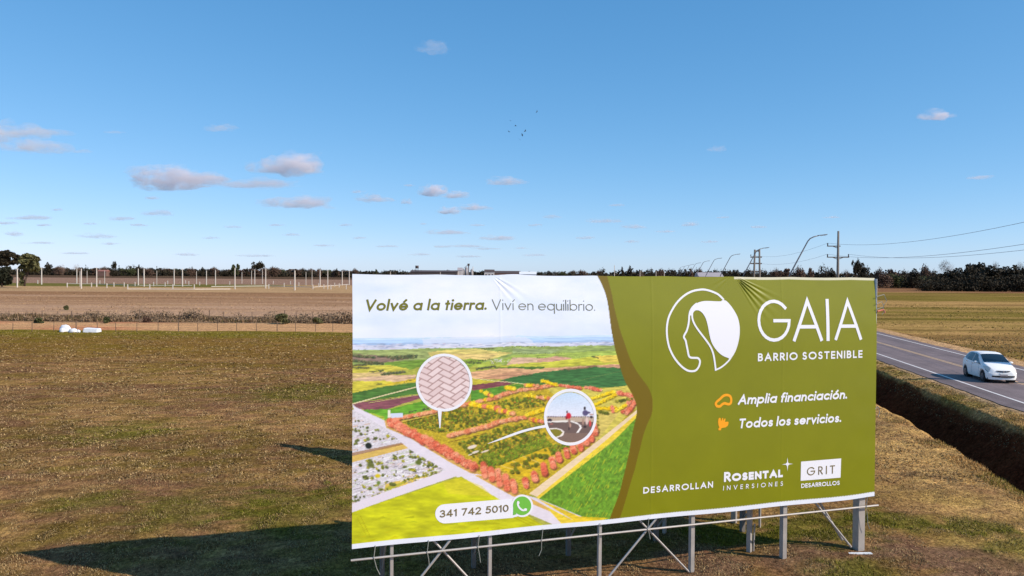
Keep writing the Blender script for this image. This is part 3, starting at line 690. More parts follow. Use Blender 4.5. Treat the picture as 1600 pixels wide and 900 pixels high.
# ---- green panel with the dark wave beside it
wl = [(934, 428), (938, 436), (943, 447), (948, 462), (951, 480), (953, 500), (955, 517), (958, 535), (962, 552), (967, 570), (972, 586), (978, 600), (985, 612), (991, 625), (994, 637), (993, 650), (990, 663), (986, 680), (983, 700), (980, 715), (976, 732), (972, 748), (967, 768), (961, 785), (955, 800), (951, 812)]
wr = [(966, 812), (972, 795), (980, 768), (986, 748), (991, 732), (995, 715), (999, 700), (1004, 680), (1010, 663), (1016, 650), (1018.5, 637), (1018, 622), (1012, 605), (1001, 590), (990, 573), (982, 556), (975, 535), (969, 517), (964, 497), (960, 478), (957, 458), (953, 440), (950, 428)]
GREEN = (125, 126, 2)
gr = can.copy()
def smooth_pts(p, n=4):
    p = np.array(p, float); out = []
    for i in range(len(p) - 1):
        a, b3, c, d = p[max(i - 1, 0)], p[i], p[i + 1], p[min(i + 2, len(p) - 1)]
        for k in range(n):
            q = k / n; out.append(.5 * ((2 * b3) + (-a + c) * q + (2 * a - 5 * b3 + 4 * c - d) * q * q + (-a + 3 * b3 - 3 * c + d) * q ** 3))
    out.append(p[-1]); return [tuple(v) for v in out]
WL = smooth_pts(wl); WR = smooth_pts(wr)
poly([(934, 410)] + WL + [(945, 880), (1380, 880), (1380, 410)], GREEN, 1, .03, 100, .02, .02)
poly([(934, 420)] + WL + [(949, 820), (963, 820)] + WR + [(949, 420)], (114, 94, 0), 1)
# white bare hem along the bottom and a pale fold along the top
can[(py > 849.5 + (px - 549) * (769.5 - 849.5) / (1364 - 549)) & (px > 540)] = (226, 228, 236)
can[(py < 431.0 + (px - 549) * (437.5 - 431.0) / 820) & (px > 1150)] = (212, 206, 176)
can = np.clip(can, 0, 255)

NS, NT = 760, 420
sv = np.linspace(0, BW, NS); tv = np.linspace(0, BH, NT)
SS, TT = np.meshgrid(sv, tv)
# the hem and the top edge sag a little between their ties
SAGB = .008 * np.sin(SS * 2.1) * (1 - TT / BH) - .02 * np.exp(-((SS - BW) / .5) ** 2) * (1 - TT / BH) * -1
SAGT = (-.012 * np.abs(np.sin(SS * 1.9)) + .02 * np.exp(-((SS - 3.2) / .3) ** 2)) * (TT / BH)
DD = wrinkle(SS, TT) + .035
bv = BL + SS[..., None] * bu + (TT + SAGB + SAGT)[..., None] * np.array((0, 0, 1.0)) + DD[..., None] * bn
bv = bv.reshape(-1, 3)
flat_pts = (BL + SS[..., None] * bu + TT[..., None] * np.array((0, 0, 1.0))).reshape(-1, 3)
qx, qy = proj(flat_pts)
gx = np.clip((qx - X0) * K - .5, 0, cw - 1.001); gy = np.clip((qy - Y0) * K - .5, 0, ch - 1.001)
ax_, ay_ = gx.astype(int), gy.astype(int); fx, fy = (gx - ax_)[:, None], (gy - ay_)[:, None]
cl = lin(can)
bc = (cl[ay_, ax_] * (1 - fx) + cl[ay_, ax_ + 1] * fx) * (1 - fy) + (cl[ay_ + 1, ax_] * (1 - fx) + cl[ay_ + 1, ax_ + 1] * fx) * fy
i0 = (np.arange(NT - 1)[:, None] * NS + np.arange(NS - 1)[None, :]).ravel()
bf = np.stack([i0, i0 + 1, i0 + NS + 1, i0 + NS], 1)
VINYL = mat("printed_vinyl", (1, 1, 1, 1), .40, spec=.4, attr="print", noise=.035, nscale=1.3)
board = empty("billboard", (BR + BL) / 2 * np.array((1, 1, 0)), 0, label="large V-shaped roadside billboard on steel posts with a green and photographic printed banner", cat="billboard")
board_off = Vector(board.location)
def child(o, parent=board):
    o.parent = parent; o.matrix_parent_inverse = Matrix.Translation(-board_off); return o
banner = child(link("banner", mesh_np("banner", bv, bf, {"print": bc}, True), VINYL, label="front vinyl banner, aerial view of fields on the left, olive green panel on the right"))
def sub(o, parent=None):
    o.parent = banner; return o

# ---- lettering and marks: thin sheets lying on the banner
PW = mat("print_white", L4(232, 230, 234), .45, spec=.35)
POL = mat("print_olive", L4(112, 108, 24), .45, spec=.35)
PBR = mat("print_brown", L4(120, 104, 62), .45, spec=.35)
PGR = mat("print_grey", L4(120, 118, 96), .45, spec=.35)
PORG = mat("print_orange", L4(246, 160, 24), .45, spec=.35)
PWA = mat("print_leaf_green", L4(112, 184, 68), .45, spec=.35)
def sheet_pts(st, d):             # list of (s,t) -> world points lying d in front of the slack vinyl
    st = np.array(st, float); w = wrinkle(st[:, 0], st[:, 1]) + .035 + d
    return BL + st[:, :1] * bu + st[:, 1:2] * np.array((0, 0, 1.0)) + w[:, None] * bn
class Sheet:
    def __init__(s): s.v = []; s.f = []; s.k = 0
    def ribbon(s, pts, w, base, closed=False, caps=True):
        pts = [np.array(p, float) for p in pts]
        if caps and not closed:
            a = pts[0] - pts[1]; a /= np.linalg.norm(a) + 1e-9; b3 = pts[-1] - pts[-2]; b3 /= np.linalg.norm(b3) + 1e-9
            k = caps if isinstance(caps, float) else 1.0
            pts[0] = pts[0] + a * w / 2 * k; pts[-1] = pts[-1] + b3 * w / 2 * k
        # densify
        q = []
        n = len(pts); rngk = range(n if closed else n - 1)
        for i in rngk:
            a, b3 = pts[i], pts[(i + 1) % n]; m = max(1, int(np.linalg.norm(b3 - a) / .09))
            for k in range(m): q.append(a + (b3 - a) * k / m)
        if not closed: q.append(pts[-1])
        n = len(q); Lp, Rp = [], []
        for i in range(n):
            p = q[i]; a = q[i - 1] if (i or closed) else None; b3 = q[(i + 1) % n] if (i < n - 1 or closed) else None
            d0 = (p - a) if a is not None else (b3 - p); d1 = (b3 - p) if b3 is not None else (p - a)
            d0 = d0 / (np.linalg.norm(d0) + 1e-9); d1 = d1 / (np.linalg.norm(d1) + 1e-9)
            t_ = d0 + d1; t_ = t_ / (np.linalg.norm(t_) + 1e-9); nv = np.array((-t_[1], t_[0]))
            c = max(.35, abs(nv @ np.array((-d0[1], d0[0])))); h = w / 2 / c
            Lp.append(p + nv * h); Rp.append(p - nv * h)
        s.k += 1; dd = base + .00025 * (s.k % 12)
        v = sheet_pts(Lp + Rp, dd); o = len(s.v); s.v += list(v)
        for i in range(n if closed else n - 1):
            j = (i + 1) % n; s.f.append((o + i, o + n + i, o + n + j, o + j))
    def fill(s, pts, base):
        s.k += 1; tri = tessellate_polygon([[Vector((p[0], p[1], 0)) for p in pts]])
        v = sheet_pts(pts, base + .00025 * (s.k % 12)); o = len(s.v); s.v += list(v)
        for q in tri:
            a, b3, c = [np.array(pts[i]) for i in q]
            cr_ = (b3[0] - a[0]) * (c[1] - a[1]) - (b3[1] - a[1]) * (c[0] - a[0])
            s.f.append(tuple(o + i for i in (q if cr_ > 0 else q[::-1])))
    def build(s, name, m, **k): return sub(link(name, mesh(name, s.v, s.f), m, **k))

def arc(cx, cy, rx, ry, a0, a1, n=None):
    n = n or max(6, int(abs(a1 - a0) / 15))
    return [(cx + rx * math.cos(R_(a0 + (a1 - a0) * k / n)), cy + ry * math.sin(R_(a0 + (a1 - a0) * k / n))) for k in range(n + 1)]
XH = .62; r_ = XH / 2
def ring(cx, cy, rx, ry): return ('c', arc(cx, cy, rx, ry, 0, 360, 28)[:-1])
def st(*p): return ('s', list(p))
def dot(x, y): return ('d', [(x, y)])
GL = {
 'o': (XH, [ring(r_, r_, r_, r_)]), 'a': (XH, [ring(r_, r_, r_, r_), st((XH, 0), (XH, XH))]),
 'e': (XH, [st(*arc(r_, r_, r_, r_, 0, 318)), st((0, r_), (XH, r_))]),
 'c': (.52, [st(*arc(r_, r_, r_, r_, 48, 312))]), 'l': (0, [st((0, 0), (0, 1.06))]),
 'i': (0, [st((0, 0), (0, XH)), dot(0, .98)]), 'v': (.5, [st((0, XH), (.25, 0), (.5, XH))]),
 'V': (.72, [st((0, 1), (.36, 0), (.72, 1))]), 't': (.28, [st((.13, 0), (.13, .88)), st((0, XH), (.27, XH))]),
 'r': (.26, [st((0, 0), (0, XH)), st(*arc(.22, .38, .22, .24, 180, 70))]),
 'n': (.46, [st((0, 0), (0, XH)), st(*(arc(.23, .36, .23, .26, 180, 0) + [(.46, 0)]))]),
 'm': (.84, [st((0, 0), (0, XH)), st(*(arc(.21, .38, .21, .24, 180, 0) + [(.42, 0)])), st(*(arc(.63, .38, .21, .24, 180, 0) + [(.84, 0)]))]),
 'u': (.46, [st((.46, 0), (.46, XH)), st(*([(0, XH)] + arc(.23, .24, .23, .24, 180, 360)))]),
 'q': (XH, [ring(r_, r_, r_, r_), st((XH, XH), (XH, -.32))]), 'p': (XH, [ring(r_, r_, r_, r_), st((0, XH), (0, -.32))]),
 'b': (XH, [ring(r_, r_, r_, r_), st((0, 0), (0, 1.06))]), 'd': (XH, [ring(r_, r_, r_, r_), st((XH, 0), (XH, 1.06))]),
 's': (.36, [st(*(arc(.18, .465, .16, .155, 40, 265) + arc(.18, .155, .18, .155, 85, -140)))]),
 'f': (.26, [st(*([(.1, 0)] + arc(.27, .86, .17, .18, 180, 85))), st((0, XH), (.26, XH))]),
 '.': (0, [dot(0, .03)]),
 'A': (.76, [st((0, 0), (.38, 1), (.76, 0)), st((.13, .33), (.63, .33))]), 'I': (0, [st((0, 0), (0, 1))]),
 'G': (1.0, [st(*(arc(.5, .5, .5, .5, 42, 360) + [(.52, .5)]))]),
 'B': (.5, [st((0, 0), (0, 1)), st(*([(0, 1), (.2, 1)] + arc(.22, .76, .23, .24, 90, -90) + [(0, .52)])), st(*([(0, .52), (.2, .52)] + arc(.24, .26, .26, .26, 90, -90) + [(0, 0)]))]),
 'D': (.72, [st((0, 0), (0, 1)), st(*([(0, 1), (.2, 1)] + arc(.24, .5, .48, .5, 90, -90) + [(0, 0)]))]),
 'E': (.42, [st((0, 0), (0, 1)), st((0, 1), (.42, 1)), st((0, .5), (.4, .5)), st((0, 0), (.42, 0))]),
 'L': (.38, [st((0, 0), (0, 1)), st((0, 0), (.38, 0))]),
 'N': (.64, [st((0, 0), (0, 1)), st((0, 1), (.64, 0)), st((.64, 0), (.64, 1))]),
 'O': (.96, [ring(.48, .5, .48, .5)]), 'S': (.46, [st(*(arc(.23, .75, .2, .25, 40, 268) + arc(.22, .25, .24, .25, 88, -140)))]),
 'R': (.5, [st((0, 0), (0, 1)), st(*([(0, 1), (.2, 1)] + arc(.22, .74, .25, .26, 90, -90) + [(0, .48)])), st((.2, .48), (.5, 0))]),
 'T': (.56, [st((.28, 0), (.28, 1)), st((0, 1), (.56, 1))]),
 '0': (.56, [ring(.28, .5, .28, .5)]), '1': (.2, [st((.18, 0), (.18, 1)), st((.18, 1), (0, .84))]),
 '2': (.5, [st(*(arc(.26, .73, .25, .27, 165, -35) + [(0, 0)])), st((0, 0), (.52, 0))]),
 '3': (.5, [st(*arc(.23, .76, .22, .24, 150, -90)), st(*arc(.23, .26, .27, .26, 90, -150))]),
 '4': (.6, [st((.44, 0), (.44, 1)), st((.44, 1), (0, .26)), st((0, .26), (.6, .26))]),
 '5': (.5, [st((.46, 1), (.12, 1)), st((.12, 1), (.06, .56)), st(*arc(.22, .32, .28, .32, 118, -140))]),
 '7': (.5, [st((0, 1), (.5, 1)), st((.5, 1), (.14, 0))]),
}
ACC = {'é': 'e', 'í': 'i', 'ó': 'o'}
def text_layout(txt, w, track, space, scales=None):
    x = 0; out = []; wi = 0
    for i, chh in enumerate(txt):
        sc = scales[i] if scales else 1.0
        if chh == ' ': x += space; wi += 1; continue
        base = ACC.get(chh, chh); gw, strokes = GL[base]
        strokes = list(strokes)
        if chh in ACC:
            if chh == 'í': strokes = strokes[:1]
            cx = gw / 2; strokes.append(st((cx - .02, .84), (cx + .12, 1.02)))
        for kind, pts in strokes:
            out.append((kind, [(x + w / 2 + p[0] * sc * (1 - w * .35), w / 2 + p[1] * (sc - w) if p[1] >= 0 else p[1] * sc + w / 2) for p in pts], w, wi))
        x += gw * sc * (1 - w * .35) + w + track
    return out, x - track
def write(shs, txt, p0, p1, hpx, w=.12, track=.09, space=.32, slant=0.0, base=.004, scales=None):
    """p0, p1: picture ends of the baseline; hpx: cap height there in picture px"""
    (s0, s1), (t0, t1) = to_board(np.array([p0[0], p1[0]]), np.array([p0[1], p1[1]]))
    _, th = to_board(np.array([p0[0]]), np.array([p0[1] - hpx])); h = float(th[0] - t0)
    lay, wd = text_layout(txt, w, track, space, scales)
    sx = (s1 - s0) / wd
    for kind, pts, ww, wi in lay:
        if isinstance(shs, list):
            while len(shs) <= wi: shs.append(Sheet())
            sh = shs[wi]
        else: sh = shs
        q = []
        for (x, y) in pts:
            q.append((s0 + x * sx + slant * y * h, t0 + (t1 - t0) * (x / wd) + y * h))
        wm = ww * (h + sx) / 2
        if kind == 'c': sh.ribbon(q, wm, base, closed=True)
        elif kind == 'd':
            c = q[0]; rr = wm * .62; sh.fill([(c[0] + rr * math.cos(a), c[1] + rr * math.sin(a)) for a in [i * math.pi / 6 for i in range(12)]], base)
        else: sh.ribbon(q, wm, base, caps=True)
def textobj(name, m, jobs, **k):
    for j in jobs:
        words = []; write(words, *j[0], **j[1])
        for q in words: q.build(name, m, **k)

textobj("lettering", POL, [(("Volvé a la tierra.", (569.5, 485.5), (760, 484), 17.5), dict(w=.175, track=.10, space=.36, slant=.2))])
textobj("lettering", PGR, [(("Viví en equilibrio.", (769, 484.2), (930, 485.5), 16.5), dict(w=.075, track=.12, space=.3))])
# big name, each letter at its own place
sh = Sheet()
for chh, xa, xb, y in (('G', 1182.5, 1234, 533.3), ('A', 1237.5, 1284, 533.2), ('I', 1289.5, 1294.8, 532.6), ('A', 1302.5, 1345, 531.3)):
    hh = {1182.5: 66.5, 1237.5: 66, 1289.5: 65, 1302.5: 63}[xa]
    write(sh, chh, (xa, y + (1.0 if chh == 'G' else 0)), (xb, y - .6 + (1.0 if chh == 'G' else 0)), hh, w=.083, base=.004)
sh.build("lettering", PW)
textobj("lettering", PW, [(("BARRIO SOSTENIBLE", (1182.5, 564.2), (1345.5, 558.6), 12.2), dict(w=.19, track=.2, space=.42))])
textobj("lettering", PW, [(("Amplia financiación.", (1151, 632), (1321, 622.5), 15), dict(w=.19, track=.075, space=.34, slant=.22))])
textobj("lettering", PW, [(("Todos los servicios.", (1152, 669), (1312, 659), 15), dict(w=.19, track=.085, space=.34, slant=.16))])
textobj("lettering", PW, [(("DESARROLLAN", (1003.5, 770.6), (1112.5, 761), 9.8), dict(w=.19, track=.2, slant=.03))])
textobj("lettering", PW, [(("ROSENTAL", (1129.5, 752.3), (1221.5, 744.6), 15), dict(w=.22, track=.08, scales=[1] + [.8] * 7))])
textobj("lettering", PW, [(("INVERSIONES", (1128.3, 765.6), (1221.5, 758.2), 7.0), dict(w=.14, track=.62, slant=.06))])
textobj("lettering", PW, [(("DESARROLLOS", (1250, 761.8), (1310, 756.8), 6.6), dict(w=.19, track=.08))])
def px_fill(sh, pts, base):
    P_ = np.array(pts, float); s, t2 = to_board(P_[:, 0], P_[:, 1]); sh.fill(list(zip(s, t2)), base)
def px_line(sh, pts, w, base, closed=False, caps=True):
    P_ = np.array(pts, float); s, t2 = to_board(P_[:, 0], P_[:, 1]); s1_, t1_ = to_board(P_[:, 0].mean()[None] , P_[:, 1].mean()[None] + 1)
    s0_, t0_ = to_board(P_[:, 0].mean()[None], P_[:, 1].mean()[None]); k = float(t0_[0] - t1_[0])
    sh.ribbon(list(zip(s, t2)), w * k, base, closed, caps)
def epx(cx, cy, rx, ry, n=40): return [(cx + rx * math.cos(2 * math.pi * k / n), cy + ry * math.sin(2 * math.pi * k / n)) for k in range(n)]
sh = Sheet(); px_fill(sh, [(1250, 720.7), (1312.5, 715.7), (1311.5, 745.6), (1249.3, 750.6)], .003); sh.build("logo_box", PW)
textobj("lettering", PBR, [(("GRIT", (1259, 742.6), (1302.5, 739), 13), dict(w=.12, track=.42, base=.0075))])
sh = Sheet()
star = []
for k in range(16):
    a = k * math.pi / 8; r = {0: 10.5, 4: 8.5, 2: 2.6, 1: 2.2, 3: 2.2}[min(k % 8, 8 - k % 8)] if k % 2 == 0 else 2.2
    r = 10.5 if k % 8 == 4 else (8.6 if k % 8 == 0 else (2.3 if k % 2 else 2.7))
    star.append((1228.7 + r * math.cos(a), 724.6 + r * math.sin(a) - .06 * r * math.cos(a)))
px_fill(sh, star, .004); sh.build("star_emblem", PW)
# head-in-a-ring emblem
def E6(p): return [(1030 + x / 6, 440 + y / 6) for x, y in p]
sh = Sheet()
outer = [(605, 165), (560, 120), (500, 92), (440, 76), (390, 76), (320, 90), (250, 125), (180, 185), (125, 260), (85, 340), (67, 430), (68, 520), (85, 610), (120, 690), (165, 755), (215, 805), (260, 832), (300, 838), (335, 830), (360, 800), (372, 765), (372, 738), (355, 716), (320, 713), (285, 710), (268, 690), (258, 640), (248, 590), (240, 550), (224, 520), (232, 495), (250, 465), (265, 420), (275, 370), (280, 320), (290, 280), (315, 240), (350, 210)]
px_line(sh, E6(smooth_pts(outer, 3)), 3.2, .004)
hair = smooth_pts([(592, 175), (628, 178), (665, 215), (705, 275), (735, 340), (748, 410), (748, 480), (738, 550), (715, 630), (685, 690), (655, 730)], 3) + \
       smooth_pts([(640, 715), (590, 695), (545, 660), (505, 610), (480, 560), (463, 490), (452, 420), (435, 350), (412, 305), (385, 278), (355, 268), (328, 278), (308, 310), (292, 318), (285, 300), (298, 262), (325, 228), (365, 198), (420, 183), (480, 182), (540, 185), (585, 185)], 3)
px_fill(sh, E6(hair), .0045)
strand = [(308, 300), (308, 345), (325, 395), (355, 445), (395, 500), (440, 560), (475, 615), (498, 675), (510, 740), (518, 800), (520, 825), (560, 808), (600, 780), (640, 742), (660, 715)]
px_line(sh, E6(smooth_pts(strand[:11], 3)), 3.0, .005); px_line(sh, E6(smooth_pts(strand[10:], 3)), 2.6, .005)
sh.build("head_emblem", PW)
sh = Sheet()
bean = [(125, 228), (112, 205), (125, 180), (155, 155), (190, 122), (225, 112), (258, 122), (272, 150), (270, 190), (252, 207), (228, 205), (205, 198), (180, 208), (155, 230)]
def E7(p): return [(1100 + x / 6.667, 600 + y / 6.667) for x, y in p]
px_line(sh, E7(smooth_pts(bean + bean[:1], 3)[:-1]), 4.0, .004, closed=True)
sh.build("bean_icon", PORG)
sh = Sheet()
px_fill(sh, E7([(150, 348), (163, 352), (168, 385), (180, 350), (190, 352), (190, 380), (205, 355), (214, 358), (208, 392), (240, 388), (246, 400), (238, 430), (215, 448), (190, 452), (170, 458), (165, 478), (142, 480), (138, 462), (150, 450), (140, 425), (136, 390), (140, 360)]), .004)
sh.build("sprout_icon", PORG)
# telephone pill with round green badge
def rot_pill(x0, y0, x1, y1, r):
    a = math.atan2(y1 - y0, x1 - x0); out = []
    for k in range(13): q = a + math.pi / 2 + math.pi * k / 12; out.append((x0 + r * math.cos(q), y0 + r * math.sin(q)))
    out += [(x1 + r * math.cos(a - math.pi / 2), y1 + r * math.sin(a - math.pi / 2)), (x1 + r * math.cos(a + math.pi / 2), y1 + r * math.sin(a + math.pi / 2))]
    return out
sh = Sheet(); px_fill(sh, rot_pill(694.3, 802.0, 800, 793.2, 15.0), .003); px_fill(sh, epx(814.8, 789.5, 17.3, 17.6), .0035)
px_fill(sh, [(796.5, 792), (808, 806), (797.5, 808.5)], .003); sh.build("phone_pill", PW)
textobj("lettering", PBR, [(("341 742 5010", (686.5, 807.7), (793.8, 798.3), 11.2), dict(w=.15, track=.11, space=.42, base=.0075))])
sh = Sheet(); px_fill(sh, epx(814.8, 789.4, 14.2, 14.6), .0065); px_fill(sh, [(801.2, 790), (806, 802.5), (800.6, 804.2)], .0065); sh.build("phone_badge", PWA)
sh = Sheet(); hs = smooth_pts([(808.3, 783.6), (808.2, 788), (811, 793), (815.5, 796.2), (820, 796)], 3); px_line(sh, hs, 2.8, .0098)
px_fill(sh, epx(808.6, 784.6, 2.0, 2.6, 14), .0098); px_fill(sh, epx(819.9, 795.2, 2.6, 2.0, 14), .0098); sh.build("phone_handset", PW)
# white rims and pointers of the two round insets
sh = Sheet(); px_line(sh, epx(693.3, 597.3, 42.0, 43.0), 4.2, .003, closed=True)
px_fill(sh, [(683.2, 640), (689.6, 640.5), (687.4, 668), (686.0, 668.5)], .0035); sh.build("inset_rim", PW)
sh = Sheet(); px_line(sh, epx(890.0, 651.3, 39.0, 42.0), 4.6, .003, closed=True)
tail = smooth_pts([(852, 663), (835, 666.5), (815, 671.5), (795, 678.5), (775, 686.5), (761, 692.5)], 3); tb = smooth_pts([(761, 692.8), (776, 688.5), (797, 681.5), (816, 675), (836, 669.8), (852, 667.5)], 3)
px_fill(sh, tail + tb, .0035); sh.build("inset_rim", PW)

# ---- structure behind and below the banner
posts_px = [(613, 0.075), (767, .075), (939, .085), (1084, .09), (1228, .10)]
def line_s(x):                     # picture x at rail height -> s along the board
    s, _ = to_board(np.array([float(x)]), np.array([830.0])); return float(s[0])
ps = [line_s(613), line_s(767), line_s(939), line_s(1084), line_s(1228)]
axb = (bu, np.array((bu[1], -bu[0], 0)), np.array((0, 0, 1.0)))
WB = atY(0, 0, 1)  # unused anchor
FAR = np.array((-0.655, 27.35, 0.0)); JR = BR * np.array((1, 1, 0)); wu = (JR - FAR); WLn = float(np.linalg.norm(wu)); wu = wu / WLn
wn = np.array((-wu[1], wu[0], 0.0))          # outwards, away from the viewer
axw = (wu, wn, np.array((0, 0, 1.0)))
STEEL_SHADE = mat("shaded_steel", L4(120, 112, 106), .7, .2, noise=.2)  # darker steel for the rear props, their shade put into the colour
def post(p, z1, w, d, ax, z0=None, m=None, **k):
    zz = float(ground_z(np.array([p[0]]), np.array([p[1]]))[0]) - .25 if z0 is None else z0
    child(MB().box((p[0], p[1], (zz + z1) / 2), (w, d, z1 - zz), ax).build("post", m or STEEL, **k))
for i, (s, w) in enumerate(zip(ps, (.075, .08, .085, .11, .13))):
    p = B(s, 0, -.03 - w / 2); post(p, ZT - 1.0, w * .8, w, axb)
# wide corner post pair
post(B(BW - .27, 0, -.16), ZT - .9, .18, .2, axb)
child(MB().box(tuple(B(BW - .52, -ZB + .07, .05)), (.74, .10, .05), (bu * .96 + bn * .28, bn * .96 - bu * .28, (0, 0, 1))).build("base_plate", WHITE))
rail = MB(); rail.tube([B(-.02, 1.155 - ZB, .03), B(BW + .12, 1.165 - ZB, .03)], .022, 8)
child(rail.build("rail", STEEL))
for tz, dd_ in ((.12, -.02), (BH * .5, -.02), (BH - .1, -.17)):
    child(MB().tube([B(.02, tz, dd_), B(BW - .02, tz, dd_)], .02, 6).build("rail", STEEL))
def brace(a, b3, r=.022): child(MB().tube([a, b3], r, 6).build("brace", STEEL))
for i, j in ((0, 1), (2, 3)):
    sa, sb = ps[i] + .04, ps[j] - .04; zc = 2.25
    brace(B(sa, .06 - ZB, -.02), B(sb, zc - ZB, -.02), .024); brace(B(sa, zc - ZB, -.07), B(sb, .06 - ZB, -.07), .024)
brace(B(BW - .52, .18 - ZB, -.12), B(ps[4] + .32, 1.95 - ZB, -.12), .026)
brace(B(BW - .62, .3 - ZB, -.3), B(ps[4] + .5, 2.2 - ZB, -.3), .03)
# row of props inside the V behind the front banner, with struts to the front row
for (x, y, w) in ((597, 912, .09), (740, 889, .09), (888, 866, .10), (1025, 846, .10), (1160, 829, .11)):
    p = G(x, y); post(p, 4.6, w, w, axb, m=STEEL_SHADE)
    q = B(float((p - BL) @ bu), 0, -.1)
    brace((p[0], p[1], 4.4), (q[0], q[1], 6.1)); brace((p[0], p[1], .3), (q[0], q[1], 2.6))
# second wing of the V: its back is hidden, its face looks away along the road
wing = []
nw = 60
for k in range(nw + 1):
    for h in (0, 1):
        p = FAR + wu * WLn * k / nw + wn * .05; wing.append((p[0], p[1], ZB if h == 0 else ZT - .03))
wf = [(2 * k, 2 * k + 1, 2 * k + 3, 2 * k + 2) for k in range(nw)]
wob = link("rear_banner", mesh("rear_banner", wing, wf), mat("plain_vinyl", L4(196, 196, 200), .5, noise=.05)); child(wob)
sol = wob.modifiers.new("thickness", 'SOLIDIFY'); sol.thickness = .02
for k in range(5):
    p = FAR + wu * (WLn * (.05 + .167 * k)) ; post(p - wn * .05, ZT - .08, .12, .12, axw)
for (x, y, w) in ((1038, 834, .075), (1170.5, 868, .10), (1187, 823, .05)):
    p = G(x, y); post(p, 4.6, w, w, axw)
for tz in (.1, BH * .5, BH - .15):
    a = FAR + wu * .1; b3 = JR - wu * .2; child(MB().tube([(a[0], a[1], ZB + tz), (b3[0], b3[1], ZB + tz)], .022, 6).build("rail", STEEL))
pt = G(1170.5, 868); brace((pt[0] + .1, pt[1], .1), (pt[0] + .12, pt[1], .75), .02)
# lashing cords under the hem and at the right edge
CORD = mat("lashing_cord", L4(150, 150, 140), .8)
for x, l in ((586, .42), (669, .36), (748, .4), (847, .4), (936, .3), (1012, .3), (1352, .62)):
    s = line_s(x); cd = MB(); cd.tube([B(s, .03, .05), B(s - .03, -.2, .06), B(s + .03 * math.sin(x), -l, .05), B(s + .09 * math.sin(x), -l - .12, .05)], .007, 5); child(cd.build("cord", CORD))
for (tz, dx, l) in ((BH - .45, .28, .2), (BH - .62, .2, .16), (BH - .75, .22, .12), (2.1, .12, .2)):
    cd = MB(); cd.tube([B(BW - .02, tz, .03), B(BW + dx * .7, tz + .05, .03), B(BW + dx, tz - l * .5, .03), B(BW + dx * .7, tz - l, .02)], .008, 5); child(cd.build("cord", CORD))
cd = MB(); cd.tube([B(BW + .02, BH - .80, .02), B(BW + .2, BH - .76, .02), B(BW + .24, BH - .83, .02)], .02, 6); child(cd.build("strap", mat("red_strap", L4(206, 110, 84), .7), label="faded red strap end fluttering at the right edge"))

